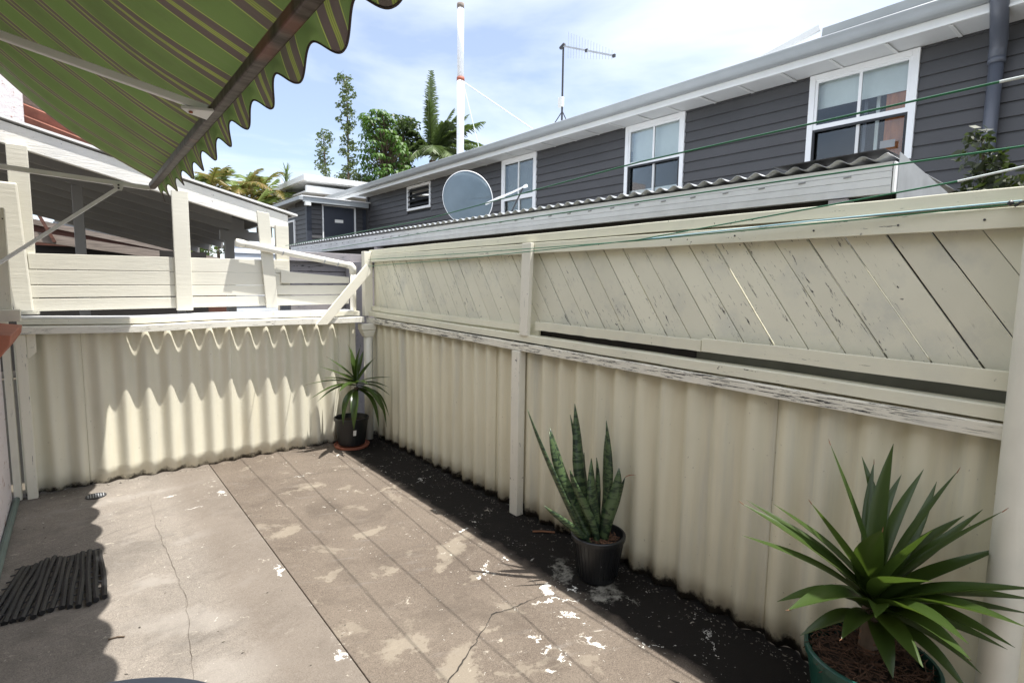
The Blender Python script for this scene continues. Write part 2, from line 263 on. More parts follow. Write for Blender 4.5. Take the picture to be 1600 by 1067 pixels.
# concrete floor
def concrete(name, kind):
    m, nt, b = new_mat(name); p = pos_map(nt, (1, 1, 1))
    if kind == 'right': lo, hi = (0.090, 0.072, 0.058), (0.142, 0.118, 0.095)
    else: lo, hi = (0.125, 0.110, 0.094), (0.215, 0.190, 0.162)
    base = mix(nt, ramp(nt, noise(nt, p, 1.4, 8, 0.65, 0.4), 0.34, 0.66), lo, hi)
    grit = noise(nt, p, 170, 3, 0.7); base = mix(nt, ramp(nt, noise(nt, p, 48, 4, 0.75), 0.50, 0.66, 0, 0.5), base, tuple(min(1, c*1.35) for c in hi)); base = mix(nt, ramp(nt, noise(nt, p, 36, 5, 0.8), 0.54, 0.68, 0, 0.55), base, tuple(c*0.55 for c in lo))
    base = mix(nt, ramp(nt, grit, 0.40, 0.66, 0, 0.55), base, tuple(min(1, c*1.75) for c in hi))
    base = mix(nt, ramp(nt, noise(nt, p, 90, 3, 0.7), 0.56, 0.70, 0, 0.55), base, tuple(c*0.45 for c in lo))
    warp = nt.nodes.new('ShaderNodeTexNoise'); warp.inputs['Scale'].default_value = 9; warp.inputs['Detail'].default_value = 8; warp.inputs['Roughness'].default_value = 0.72; nt.links.new(p, warp.inputs['Vector'])
    wv = nt.nodes.new('ShaderNodeVectorMath'); wv.operation = 'MULTIPLY_ADD'; wv.inputs[1].default_value = (0.34, 0.34, 0); nt.links.new(warp.outputs['Color'], wv.inputs[0])
    off = nt.nodes.new('ShaderNodeVectorMath'); off.operation = 'SUBTRACT'; off.inputs[1].default_value = (0.17, 0.17, 0); nt.links.new(p, off.inputs[0]); nt.links.new(off.outputs[0], wv.inputs[2])
    def spots(lst, soft=0.12):
        acc = None
        for (cx, cy, rx, ry, ang) in lst:
            mm = nt.nodes.new('ShaderNodeMapping'); mm.vector_type = 'TEXTURE'; mm.inputs['Location'].default_value = (cx, cy, 0); mm.inputs['Rotation'].default_value = (0, 0, R(ang)); mm.inputs['Scale'].default_value = (rx, ry, 1)
            nt.links.new(wv.outputs[0], mm.inputs[0]); ln = nt.nodes.new('ShaderNodeVectorMath'); ln.operation = 'LENGTH'; nt.links.new(mm.outputs[0], ln.inputs[0])
            acc = ln.outputs['Value'] if acc is None else mth(nt, 'MINIMUM', acc, ln.outputs['Value'])
        return ramp(nt, acc, 1-soft, 1+soft, 1, 0)
    pale = (0.27, 0.235, 0.185) if kind == 'right' else (0.28, 0.255, 0.225)
    if kind == 'right': PT = [(1.09, 2.09, .11, .07, 10), (1.20, 1.80, .08, .18, -40), (1.74, 2.72, .15, .06, 35), (1.60, 2.60, .10, .035, 30), (1.68, 2.38, .06, .04, 10), (1.45, 3.25, .12, .03, 20), (1.35, 2.75, .05, .05, 0), (1.05, 2.9, .06, .04, 0), (1.9, 3.9, .12, .03, 10), (1.35, 4.3, .16, .03, 5), (1.0, 3.6, .10, .06, 20), (1.45, 1.95, .05, .03, 0)]
    else: PT = [(.3, 4.9, .5, .05, 4), (.55, 3.9, .14, .05, 20), (.35, 2.9, .25, .10, -30), (.45, 2.4, .2, .12, -20), (.65, 3.1, .07, .04, 0), (-.1, 4.9, .2, .03, 10), (.25, 3.4, .12, .05, 0)]
    base = mix(nt, mth(nt, 'MULTIPLY', spots(PT, .14 if kind == 'right' else .35), .62), base, pale)
    base = mix(nt, ramp(nt, noise(nt, p, 3.4, 8, 0.68, 0.5), 0.585, 0.62, 0, 0.45), base, pale)
    base = mix(nt, ramp(nt, noise(nt, pos_map(nt, (1.1, 1, 1)), 2.1, 7, 0.62, 0.6), 0.52, 0.66, 0, 0.42), base, tuple(c*.66 for c in lo))
    # scraped streaks
    st = ramp(nt, noise(nt, pos_map(nt, (2.0, 9, 1), (0, 0, R(25))), 1.6, 6, 0.65), 0.58, 0.74, 0, 0.35); base = mix(nt, st, base, (0.22, 0.205, 0.19))
    s = nt.nodes.new('ShaderNodeSeparateXYZ'); g = nt.nodes.new('ShaderNodeNewGeometry'); nt.links.new(g.outputs['Position'], s.inputs[0])
    X, Y = s.outputs['X'], s.outputs['Y']
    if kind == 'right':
        # mould out from the fence foot, blackened as far as the fence's cast shadow
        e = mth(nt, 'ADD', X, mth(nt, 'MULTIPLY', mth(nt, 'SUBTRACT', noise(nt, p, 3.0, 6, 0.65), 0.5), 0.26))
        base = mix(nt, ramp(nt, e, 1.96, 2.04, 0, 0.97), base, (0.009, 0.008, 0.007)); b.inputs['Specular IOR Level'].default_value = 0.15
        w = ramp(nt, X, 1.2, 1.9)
    else:
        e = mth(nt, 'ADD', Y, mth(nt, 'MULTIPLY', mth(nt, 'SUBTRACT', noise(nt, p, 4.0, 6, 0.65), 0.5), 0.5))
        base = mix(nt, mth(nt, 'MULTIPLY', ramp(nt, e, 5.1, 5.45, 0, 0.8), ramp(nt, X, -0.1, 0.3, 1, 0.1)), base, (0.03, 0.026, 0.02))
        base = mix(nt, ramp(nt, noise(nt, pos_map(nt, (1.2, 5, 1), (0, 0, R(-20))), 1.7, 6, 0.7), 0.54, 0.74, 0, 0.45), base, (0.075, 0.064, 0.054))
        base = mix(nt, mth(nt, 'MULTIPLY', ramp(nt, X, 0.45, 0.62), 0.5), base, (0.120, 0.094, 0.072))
        w = ramp(nt, Y, 4.2, 5.2)
    # paint droplets
    for sc_, th, amt in ((26, 0.13, 0.9), (60, 0.16, 0.8), (11, 0.09, 0.8)):
        v = nt.nodes.new('ShaderNodeTexVoronoi'); v.inputs['Scale'].default_value = sc_; v.inputs['Randomness'].default_value = 1.0
        nm = nt.nodes.new('ShaderNodeMix'); nm.data_type = 'VECTOR'; nm.inputs[0].default_value = 0.06
        nn = nt.nodes.new('ShaderNodeTexNoise'); nn.inputs['Scale'].default_value = 30; nt.links.new(p, nn.inputs['Vector'])
        nt.links.new(p, nm.inputs[4]); nt.links.new(nn.outputs['Color'], nm.inputs[5]); nt.links.new(nm.outputs[1], v.inputs['Vector'])
        dots = ramp(nt, v.outputs['Distance'], th, th+0.04, 1, 0)
        sel = ramp(nt, noise(nt, p, 5.5, 4, 0.7), 0.50, 0.60)
        pr = nt.nodes.new('ShaderNodeSeparateColor'); nt.links.new(v.outputs['Color'], pr.inputs[0])
        ch = mth(nt, 'GREATER_THAN', mth(nt, 'ADD', pr.outputs[0], mth(nt, 'MULTIPLY', w, 0.30)), 0.95)
        k = mth(nt, 'MULTIPLY', mth(nt, 'MULTIPLY', dots, sel), mth(nt, 'MULTIPLY', ch, amt))
        base = mix(nt, k, base, (0.55, 0.53, 0.47))
    if kind == 'right':
        SP = [(1.935, 2.035, .062, .036, 60), (1.885, 1.93, .007, .10, 48), (1.865, 1.80, .006, .05, 20), (1.786, 1.585, .055, .010, -60), (1.61, 1.585, .022, .010, 20), (1.575, 1.668, .020, .007, 60), (1.50, 1.545, .03, .010, -50), (1.82, 2.45, .022, .014, 30), (1.78, 2.40, .016, .010, 30), (1.70, 2.36, .012, .02, 0), (1.93, 2.42, .022, .012, 70), (2.02, 1.38, .010, .007, 0), (1.98, 1.41, .010, .007, 0), (1.88, 1.70, .010, .006, 60), (2.06, 1.95, .012, .04, 30), (1.4, 4.6, .05, .006, 5), (1.9, 4.95, .05, .012, 10), (2.2, 3.9, .06, .004, 30), (1.95, 2.9, .03, .01, 30), (2.25, 1.25, .05, .003, 30), (1.62, 1.75, .012, .012, 0)]
        base = mix(nt, mth(nt, 'MULTIPLY', spots([(2.17, 1.83, .12, .07, 20), (2.13, 2.13, .13, .05, 50), (2.2, 1.70, .01, .07, 10)], .2), ramp(nt, noise(nt, p, 18, 6, 0.7), 0.38, 0.6)), base, (0.26, 0.25, 0.215))
        base = mix(nt, spots(SP, .06), base, (0.74, 0.73, 0.67))
    else: base = mix(nt, spots([(.82, 4.6, .02, .05, 0), (.84, 3.1, .012, .06, 0), (.845, 2.2, .012, .04, 0), (.5, 4.75, .05, .015, 10), (.6, 4.4, .03, .01, 0)], .1), base, (0.6, 0.58, 0.54))
    # pale smears of brushed paint
    sme = mth(nt, 'MULTIPLY', ramp(nt, noise(nt, p, 16, 6, 0.75, 1.0), 0.60, 0.63), ramp(nt, noise(nt, p, 3.1, 2), 0.56, 0.62, 0, 0.65))
    base = mix(nt, sme, base, (0.46, 0.42, 0.35))
    nt.links.new(base, b.inputs['Base Color']); b.inputs['Roughness'].default_value = 0.9
    bump(nt, b, mth(nt, 'ADD', mth(nt, 'MULTIPLY', grit, 0.5), noise(nt, p, 14, 6, 0.6)), 0.7 if kind == 'right' else 0.9, 0.007)
    return m
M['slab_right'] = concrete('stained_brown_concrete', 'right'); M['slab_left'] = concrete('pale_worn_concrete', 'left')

# ------------------------------------------------------------------ mesh helpers
class MB:
    def __init__(s): s.v = []; s.f = []
    def add(s, vs, fs):
        n = len(s.v); s.v += [tuple(v) for v in vs]; s.f += [tuple(i+n for i in f) for f in fs]; return s
    def box(s, x0, x1, y0, y1, z0, z1):
        return s.add([(x0,y0,z0),(x1,y0,z0),(x1,y1,z0),(x0,y1,z0),(x0,y0,z1),(x1,y0,z1),(x1,y1,z1),(x0,y1,z1)],
              [(0,3,2,1),(4,5,6,7),(0,1,5,4),(1,2,6,5),(2,3,7,6),(3,0,4,7)])
    def hexa(s, b4, t4):
        return s.add(list(b4)+list(t4), [(0,3,2,1),(4,5,6,7),(0,1,5,4),(1,2,6,5),(2,3,7,6),(3,0,4,7)])
    def beam(s, a, b, w, h, upv=(0, 0, 1)):
        a, b = Vector(a), Vector(b); d = (b-a).normalized(); u = Vector(upv); sd_ = d.cross(u).normalized(); u = sd_.cross(d).normalized()
        q = lambda c: [c - sd_*w/2 - u*h/2, c + sd_*w/2 - u*h/2, c + sd_*w/2 + u*h/2, c - sd_*w/2 + u*h/2]
        return s.hexa(q(a), q(b))
    def prism(s, poly, d):                     # polygon (3d pts) extruded by vector d
        n = len(poly); d = Vector(d); vs = [Vector(p) for p in poly]; vs += [p+d for p in vs]
        return s.add(vs, [tuple(range(n-1, -1, -1)), tuple(range(n, 2*n))] + [(i, (i+1) % n, (i+1) % n+n, i+n) for i in range(n)])
    def tube(s, pts, r, seg=8, cap=True):
        pts = [Vector(p) for p in pts]; rs = r if isinstance(r, (list, tuple)) else [r]*len(pts); rings = []; prev = None; n0 = len(s.v)
        for i, p in enumerate(pts):
            d = (pts[min(i+1, len(pts)-1)] - pts[max(i-1, 0)]).normalized()
            a = prev if prev is not None else (Vector((0, 0, 1)) if abs(d.z) < .9 else Vector((1, 0, 0)))
            u = (a - d*a.dot(d)).normalized(); w = d.cross(u); prev = u
            s.v += [tuple(p + rs[i]*(math.cos(2*math.pi*k/seg)*u + math.sin(2*math.pi*k/seg)*w)) for k in range(seg)]
        for i in range(len(pts)-1):
            for k in range(seg):
                a, b_ = n0+i*seg+k, n0+i*seg+(k+1) % seg; s.f.append((a, b_, b_+seg, a+seg))
        if cap: s.f.append(tuple(n0+k for k in range(seg-1, -1, -1))); e = n0+(len(pts)-1)*seg; s.f.append(tuple(e+k for k in range(seg)))
        return s
    def lathe(s, c, prof, seg=32):             # prof: (r,z) list
        n0 = len(s.v)
        for r, z in prof: s.v += [(c[0]+r*math.cos(2*math.pi*k/seg), c[1]+r*math.sin(2*math.pi*k/seg), c[2]+z) for k in range(seg)]
        for i in range(len(prof)-1):
            for k in range(seg):
                a, b_ = n0+i*seg+k, n0+i*seg+(k+1) % seg; s.f.append((a, b_, b_+seg, a+seg))
        s.f.append(tuple(n0+k for k in range(seg-1, -1, -1))); e = n0+(len(prof)-1)*seg; s.f.append(tuple(e+k for k in range(seg)))
        return s
    def grid(s, pts):                          # rows of points
        n0 = len(s.v); w = len(pts[0])
        for r in pts: s.v += [tuple(p) for p in r]
        for i in range(len(pts)-1):
            for j in range(w-1): a = n0+i*w+j; s.f.append((a, a+1, a+w+1, a+w))
        return s
def link(name, mb, mat, parent=None, bevel=0, smooth=False, solid=0, off=-1, autosmooth=False):
    me = bpy.data.meshes.new(name)
    base = Vector(parent['_b']) if parent is not None and '_b' in parent else Vector((0, 0, 0))
    me.from_pydata([tuple(Vector(v)-base) for v in mb.v], [], mb.f); me.update()
    o = bpy.data.objects.new(name, me); COL.objects.link(o)
    if mat: me.materials.append(M[mat] if isinstance(mat, str) else mat)
    if smooth: me.polygons.foreach_set('use_smooth', [True]*len(me.polygons))
    if solid: md = o.modifiers.new('thickness', 'SOLIDIFY'); md.thickness = solid; md.offset = off
    if bevel: md = o.modifiers.new('edge', 'BEVEL'); md.width = bevel; md.segments = 2; md.limit_method = 'ANGLE'; md.angle_limit = R(40)
    if parent is not None: o.parent = parent; o['_b'] = tuple(base)
    return o
def smooth_angle(o, a=40):
    me = o.data; me.polygons.foreach_set('use_smooth', [True]*len(me.polygons))
    try: me.set_sharp_from_angle(angle=R(a))
    except Exception: pass
    return o
def tag(o, label, cat, group=None):
    o['label'] = label; o['category'] = cat
    if group: o['group'] = group
    return o
def thing(name, label, cat, loc, group=None):
    o = bpy.data.objects.new(name, None); COL.objects.link(o); o.location = loc; o['_b'] = tuple(loc); o.empty_display_size = 0.1
    return tag(o, label, cat, group)
def top(name, mb, mat, label, cat, group=None, **k):
    """a thing that is a single mesh, origin at its own base centre"""
    xs = [v[0] for v in mb.v]; ys = [v[1] for v in mb.v]; zs = [v[2] for v in mb.v]
    b = Vector(((min(xs)+max(xs))/2, (min(ys)+max(ys))/2, min(zs)))
    mb.v = [tuple(Vector(v)-b) for v in mb.v]
    o = link(name, mb, mat, **k); o.location = b
    return tag(o, label, cat, group)
def struct(name, mb, mat, **k):
    o = link(name, mb, mat, **k); o['kind'] = 'structure'; return o
rnd = random.uniform

# ------------------------------------------------------------------ ground
struct('ground', MB().add([(-900,-900,-0.12),(900,-900,-0.12),(900,900,-0.12),(-900,900,-0.12)], [(0,1,2,3)]), 'ground')
def slab(name, x0, x1, y0, y1, mat, n=40):
    mb = MB(); mb.box(x0, x1, y0, y1, -0.1, 0.0); return struct(name, mb, mat, bevel=0.004)
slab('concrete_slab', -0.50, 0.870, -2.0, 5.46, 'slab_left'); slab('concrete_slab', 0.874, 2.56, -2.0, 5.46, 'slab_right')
# the long crack in the right slab
def strip(pts, w, z=0.004):
    mb = MB(); n = len(pts); P = [Vector((p[0], p[1], z)) for p in pts]; a = []
    for i, p in enumerate(P):
        d = (P[min(i+1, n-1)]-P[max(i-1, 0)]).normalized(); s_ = Vector((-d.y, d.x, 0)); ww = w*rnd(.4, 1.3)*(0.3+0.7*math.sin(math.pi*(i+.5)/n)); a.append([p+s_*ww, p-s_*ww])
    mb.grid(a); return mb
def jag(ps, step=0.02, j=0.006):
    out = []
    for a, b_ in zip(ps, ps[1:]):
        L = math.dist(a, b_); k = max(1, int(L/step))
        for i in range(k): t = i/k; out.append((a[0]+(b_[0]-a[0])*t+rnd(-j, j), a[1]+(b_[1]-a[1])*t+rnd(-j, j)))
    return out+[ps[-1]]
struct('floor_crack', strip(jag([(1.0, 1.55), (1.124, 1.776), (1.27, 1.86), (1.44, 1.964), (1.554, 2.037), (1.664, 2.02), (1.87, 2.006)]), 0.0035), 'crack')
struct('floor_crack', strip(jag([(0.368, 4.9), (0.35, 4.3), (0.36, 3.7), (0.372, 3.1), (0.30, 2.45), (0.2, 1.6)], .05), 0.0009), 'joint_dirt')
struct('floor_crack', strip(jag([(0.87, 4.55), (1.3, 4.62), (1.9, 4.5), (2.3, 4.56)], .05), 0.0012), 'crack')
struct('floor_crack', strip(jag([(-0.4, 4.12), (0.0, 4.17), (0.13, 4.27), (0.4, 4.3)], .04), 0.0012), 'crack')
mb = MB()
for _ in range(650):
    if rnd(0, 1) < .7: x, y = 2.44-abs(random.gauss(0, .05)), rnd(.2, 5.3)
    elif rnd(0, 1) < .5: x, y = rnd(-.35, 2.3), 5.33-abs(random.gauss(0, .03))
    else: x, y = rnd(-.35, 2.4), rnd(1.2, 5.3)
    r_ = rnd(.0015, .006); a = rnd(0, 6.28); d1 = Vector((math.cos(a), math.sin(a), 0))*r_*rnd(1, 2.2); d2 = Vector((-math.sin(a), math.cos(a), 0))*r_; c = Vector((x, y, .001)); hh = Vector((0, 0, r_*.8))
    mb.add([c-d1, c-d2, c+d1, c+d2, c+hh], [(0, 1, 4), (1, 2, 4), (2, 3, 4), (3, 0, 4)])
o = top('floor_debris', mb, simple('grit_and_flakes', (0.085, 0.075, 0.06), 0.9, 0, 0.7, 60), 'fine grit and paint flakes scattered along the foot of the fences', 'debris'); o['kind'] = 'stuff'
# floor drain
t = thing('floor_drain', 'round black drain grate in the floor by the back fence', 'drain', (0.053, 5.07, 0))
link('drain_ring', MB().lathe((0.053, 5.07, 0), [(0.066, 0.001), (0.066, 0.006), (0.056, 0.006), (0.056, 0.002)], 24), 'dark_metal', t)
for i in range(7): link('grate_bar', MB().box(0.053-.05+i*.0155, 0.053-.05+i*.0155+.007, 5.07-.045+abs(i-3)*.004, 5.07+.045-abs(i-3)*.004, .0065, .0085), 'galv', t)
# pipe lying along the left wall, twig, dead leaf
top('floor_pipe', MB().tube([(-0.405, 5.27, 0.022), (-0.41, 4.5, 0.022), (-0.415, 3.0, .022)], 0.02, 10), simple('grey_green_pipe', (0.12, 0.16, 0.14), 0.6), 'grey green pipe lying on the floor along the left wall', 'pipe', smooth=False)
top('twig', MB().tube([(2.31, 2.60, .008), (2.36, 2.56, .010), (2.42, 2.50, .008)], .006, 6), 'dead_leaf', 'brown twig on the black floor near the fence post', 'twig')
# rubber mat of strips
t = thing('doormat', 'black rubber strip doormat lying in the shade', 'doormat', (-0.14, 3.72, 0))
nS = 14
for i in range(nS):
    f = i/(nS-1); x = -0.36 + f*0.405; yc = 3.68 + .02*math.sin(f*5); hl = 0.345 - .04*abs(math.sin(f*7+.5)) ; mb = MB(); a = []
    tilt = (1-f)*0.02
    for k in range(9):
        u = -1+2*k/8; yy = yc+u*hl+.015*f; xx = x + (1-f)*(.055*u) + .004*math.sin(i*2.1+u*3) ; zz = .012+.004*math.sin(i+u*4)
        a.append((xx, yy, zz))
    mb.tube(a, [.0138]*9, 6); link('strip', mb, 'rubber', t)
for k in range(9):
    y = 3.40+k*.075; mb = MB(); mb.tube([(-.39+(-1+2*k/8)*.05, y, .012), (.045, y+.015, .012)], .004, 5); link('rod', mb, 'dark_metal', t)
top('dry_stick', MB().tube([(0.04, 2.96, .005), (.075, 2.955, .006), (.10, 2.94, .005)], .004, 5), 'bark', 'short dark stick on the slab in front of the mat', 'stick')

# ------------------------------------------------------------------ corrugated sheets
PB = 0.1562
def corr_back(x0, x1, z0, z1, yoff=0.0):
    n = int((x1-x0)/PB*14)+1; rows = []
    for z in [z0 + (z1-z0)*k/10 for k in range(11)]:
        rows.append([(x0+(x1-x0)*i/n, 5.38+yoff-0.0215*math.cos(2*math.pi*((x0+(x1-x0)*i/n)-0.449)/PB), z + (0.004*math.sin(i*.9) if z == z0 else 0)) for i in range(n+1)])
    return MB().grid(rows)
bf = thing('back_fence', 'low cream corrugated sheet fence with a peeling timber rail, across the back', 'fence', (1.0, 5.38, 0))
for a, b_, yo in ((-0.36, 0.036, 0.0), (0.030, 1.085, -0.006), (1.078, 2.09, 0.0), (2.085, 2.2, -0.005)):
    o = link('corrugated_sheet', corr_back(a, b_, 0.0 if a > 0 else 0.004, 1.302, yo), 'fibro_b', bf, smooth=True, solid=.006)
# edge strip sheet right of corrugation
link('flat_strip', MB().box(2.195, 2.262, 5.375, 5.39, 0, 1.3), 'fibro_b', bf, bevel=.003)
def sag(x): return 0.018*math.exp(-((x-0.35)/0.5)**2)
def sagrail(x0, x1, y0, y1, z0, z1, n=14):
    mb = MB(); r = []
    for i in range(n+1):
        x = x0+(x1-x0)*i/n; s_ = -sag(x)+.001*math.sin(x*9); r.append([(x, y0, z0+s_), (x, y1, z0+s_), (x, y1, z1+s_), (x, y0, z1+s_), (x, y0, z0+s_)])
    mb.grid(r); e = len(mb.v)-5; mb.f += [(0, 1, 2, 3), (e+3, e+2, e+1, e)]; return mb
link('front_rail', sagrail(-0.36, 2.30, 5.238, 5.334, 1.245, 1.298), 'paint_x_worn', bf, bevel=.004)
link('upper_rail', sagrail(-0.33, 2.30, 5.3395, 5.44, 1.308, 1.352), 'paint_x', bf, bevel=.003)
link('flashing', sagrail(-0.36, 2.24, 5.37, 5.56, 1.356, 1.364), 'white_metal', bf)
link('flashing_lip', sagrail(-0.36, 2.24, 5.341, 5.368, 1.354, 1.366), 'white_metal', bf)
link('side_stud', MB().box(-0.345, -0.285, 5.28, 5.35, 0.0, 1.235), 'paint_z', bf, bevel=.004)
link('corner_block', MB().prism([(-0.284, 5.30, 1.236), (-0.232, 5.30, 1.236), (-0.232, 5.30, 1.10), (-0.284, 5.30, 1.05)], (0, .045, 0)), 'paint_x', bf, bevel=.003)
tag(link('timber_post', MB().box(-0.42, -0.375, 5.30, 5.36, 0, 1.5), 'paint_z', None, bevel=.004), 'narrow cream timber post at the far left, between the wall and back fence', 'post')

# ------------------------------------------------------------------ right fence
rf = thing('side_fence', 'tall cream fence, corrugated sheets below and slanting boards above', 'fence', (2.45, 2.5, 0))
PR = 0.1605
def corr_right(y0, y1, xo=0.0):
    n = int((y1-y0)/PR*14)+1; rows = []
    for k in range(9):
        z = 1.24*k/8
        row = []
        for i in range(n+1):
            y = y0+(y1-y0)*i/n; c = math.cos(2*math.pi*(y-5.073)/PR); c = math.copysign(abs(c)**0.75, c)
            row.append((2.463+xo-0.022*c + .004*math.sin(y*2.3), y, z+(0.0 if k else .006+.004*math.sin(i*1.3))))
        rows.append(row)
    return MB().grid(rows)
yy = 5.37; k = 0
while yy > -1.6:
    y2 = max(yy-1.06, -1.7); link('corrugated_sheet', corr_right(y2-.01, yy, -.006*(k % 2)), 'fibro_r', rf, smooth=True, solid=.006, off=1); yy = y2; k += 1
def railY(x0, x1, zf, h, y0, y1, n=26, jit=.0015):
    mb = MB(); r = []
    for i in range(n+1):
        y = y0+(y1-y0)*i/n; z = zf(y)+rnd(-jit, jit); r.append([(x0, y, z), (x1, y, z), (x1, y, z+h), (x0, y, z+h), (x0, y, z)])
    mb.grid(r); e = len(mb.v)-5; mb.f += [(3, 2, 1, 0), (e, e+1, e+2, e+3)]; return mb
L = lambda a, b_: (lambda y: a[1]+(b_[1]-a[1])*(y-a[0])/(b_[0]-a[0]))
link('weathered_rail', railY(2.395, 2.435, L((5.43, 1.232), (1.84, 1.178)), .052, -1.7, 5.40), 'paint_y_worn', rf, bevel=.005)
link('ledge_rail', railY(2.41, 2.497, L((5.43, 1.300), (1.84, 1.242)), .048, -1.7, 5.40), 'paint_y', rf, bevel=.004)
link('kick_board', railY(2.44, 2.458, L((5.4, 1.355), (2.9, 1.325)), .044, 2.87, 5.15), 'paint_y', rf, bevel=.002)
link('kick_board', railY(2.44, 2.458, L((5.4, 1.36), (2.9, 1.33)), .044, 5.155, 5.36), 'paint_y', rf, bevel=.002)
link('kick_board', railY(2.435, 2.455, L((2.73, 1.345), (1.49, 1.330)), .056, 1.50, 2.755), 'paint_y', rf, bevel=.002)
link('kick_board', railY(2.43, 2.45, L((1.49, 1.332), (.36, 1.318)), .066, -1.7, 1.492), 'paint_y', rf, bevel=.002)
link('backing_board', railY(2.499, 2.515, lambda y: 1.235, .17, -1.7, 1.56), 'under_green', rf)
link('sun_block_strip', railY(2.500, 2.54, lambda y: 1.235, .18, 1.565, 2.9), 'dark_void', rf)  # added strip stops sun on the ledge, coloured like the shaded gap
link('backing_board', railY(2.475, 2.49, lambda y: 1.26, .12, 2.76, 5.38), 'paint_y', rf)
# diagonal boards
pitch_b = 0.1455; sl = 0.335; zb, zt = 1.345, 1.93
yt0 = 0.472 - 14*pitch_b; nb = 0; hgt = (zt-zb); s_k = sl/0.49
while True:
    ya = yt0 + nb*pitch_b; nb += 1
    if ya > 5.9: break
    wv = rnd(-.008, .008); g1, g2 = rnd(.0012, .004), rnd(.001, .006)
    # top edge at z=1.88 -> y = ya..ya+pitch ; shifts -sl over 0.49 m down
    f = lambda y, z: y - (1.88-z)*s_k
    poly = [(f(ya+g1, zb), zb), (f(ya+pitch_b-g2, zb), zb), (f(ya+pitch_b-g2+wv*.3, zt), zt), (f(ya+g1+wv*.2, zt), zt)]
    poly = [(min(5.385, y), z) for y, z in poly]
    if poly[1][0]-poly[0][0] < .01 and poly[2][0]-poly[3][0] < .01: continue
    xo = rnd(-.003, .003)
    link('slanting_board', MB().prism([(2.482+xo, y, z) for y, z in poly], (.016, 0, 0)), 'paint_diag', rf, bevel=.0015)
link('front_top_rail', railY(2.432, 2.47, L((5.3, 1.862), (.35, 1.862)), .068, -1.7, 5.36), 'paint_y', rf, bevel=.003)
link('cap_rail', railY(2.452, 2.545, L((5.5, 1.935), (.35, 1.945)), .052, -1.7, 5.44), 'paint_y', rf, bevel=.004)
link('post', MB().hexa([(2.40, 2.80, 1.30), (2.432, 2.80, 1.30), (2.432, 2.885, 1.30), (2.40, 2.885, 1.30)], [(2.40, 2.775, 1.93), (2.431, 2.775, 1.93), (2.431, 2.868, 1.93), (2.40, 2.868, 1.93)]), 'paint_z', rf, bevel=.004)
link('lower_post', MB().box(2.385, 2.445, 2.86, 2.945, 0, 1.19), 'paint_z', rf, bevel=.004)
link('corner_post', MB().box(2.37, 2.46, 5.375, 5.45, 1.30, 1.97), 'paint_z', rf, bevel=.004)
# nail heads on the top rail
for y in [-.2, .45, .7, 1.0, 1.35, 1.7, 2.2, 3.0, 3.9, 4.6]: link('nail_head', MB().tube([(2.4325, y, 1.893), (2.4295, y, 1.893)], .004, 8), 'dark_metal', rf)
# diagonal brace board in the corner
top('brace_board', MB().prism([(2.325, 5.215, 1.835), (2.375, 5.215, 1.75), (1.915, 5.215, 1.235), (1.80, 5.215, 1.235)], (0, .028, 0)), 'paint_x', 'slanting cream board propped between the back rail and the corner post', 'board', bevel=.003)
# corner downpipe with rain head
t = thing('corner_downpipe', 'short cream downpipe with a rain head where the two fences meet', 'downpipe', (2.36, 5.29, 0))
link('rain_head', MB().hexa([(2.31, 5.24, 1.09), (2.40, 5.24, 1.09), (2.40, 5.32, 1.09), (2.31, 5.32, 1.09)], [(2.275, 5.23, 1.16), (2.43, 5.23, 1.16), (2.43, 5.34, 1.16), (2.275, 5.34, 1.16)]), 'pvc_r', t, bevel=.01)
link('head_rim', MB().box(2.272, 2.432, 5.228, 5.342, 1.161, 1.225), 'pvc_r', t, bevel=.008)
link('pipe', MB().tube([(2.355, 5.28, 0.01), (2.355, 5.28, 1.09)], .043, 14), 'pvc_r', t, smooth=True)
# foreground downpipe at the right
smooth_angle(top('tall_downpipe', MB().tube([(2.365, .283, 0.0), (2.365, .283, 1.2), (2.36, .283, 2.5)], .053, 28), 'pvc_r', 'thick round cream downpipe standing before the fence at the right edge', 'downpipe'))
# pvc overflow pipe at back
t = thing('overflow_pipe', 'thin white plastic pipe sloping down to an elbow at the back corner', 'pipe', (2.25, 5.40, 1.35))
link('sloping_pipe', MB().tube([(1.19, 5.40, 1.985), (2.25, 5.40, 1.815)], .031, 16), 'pvc', t, smooth=True)
link('end_collar', MB().tube([(1.165, 5.40, 1.989), (1.235, 5.40, 1.978)], .036, 16), 'pvc', t, smooth=True)
link('elbow', MB().tube([(2.20, 5.40, 1.823), (2.235, 5.40, 1.815), (2.253, 5.40, 1.795), (2.256, 5.40, 1.74)], .036, 16), 'pvc', t, smooth=True)
link('vertical_pipe', MB().tube([(2.256, 5.40, 1.74), (2.252, 5.40, 1.345)], .031, 16), 'pvc', t, smooth=True)
for f in (.35, .72, .85): link('clip', MB().tube([(1.19+1.06*f, 5.40, 1.985-.17*f), (1.20+1.06*f, 5.40, 1.983-.17*f)], .035, 16), 'galv', t)

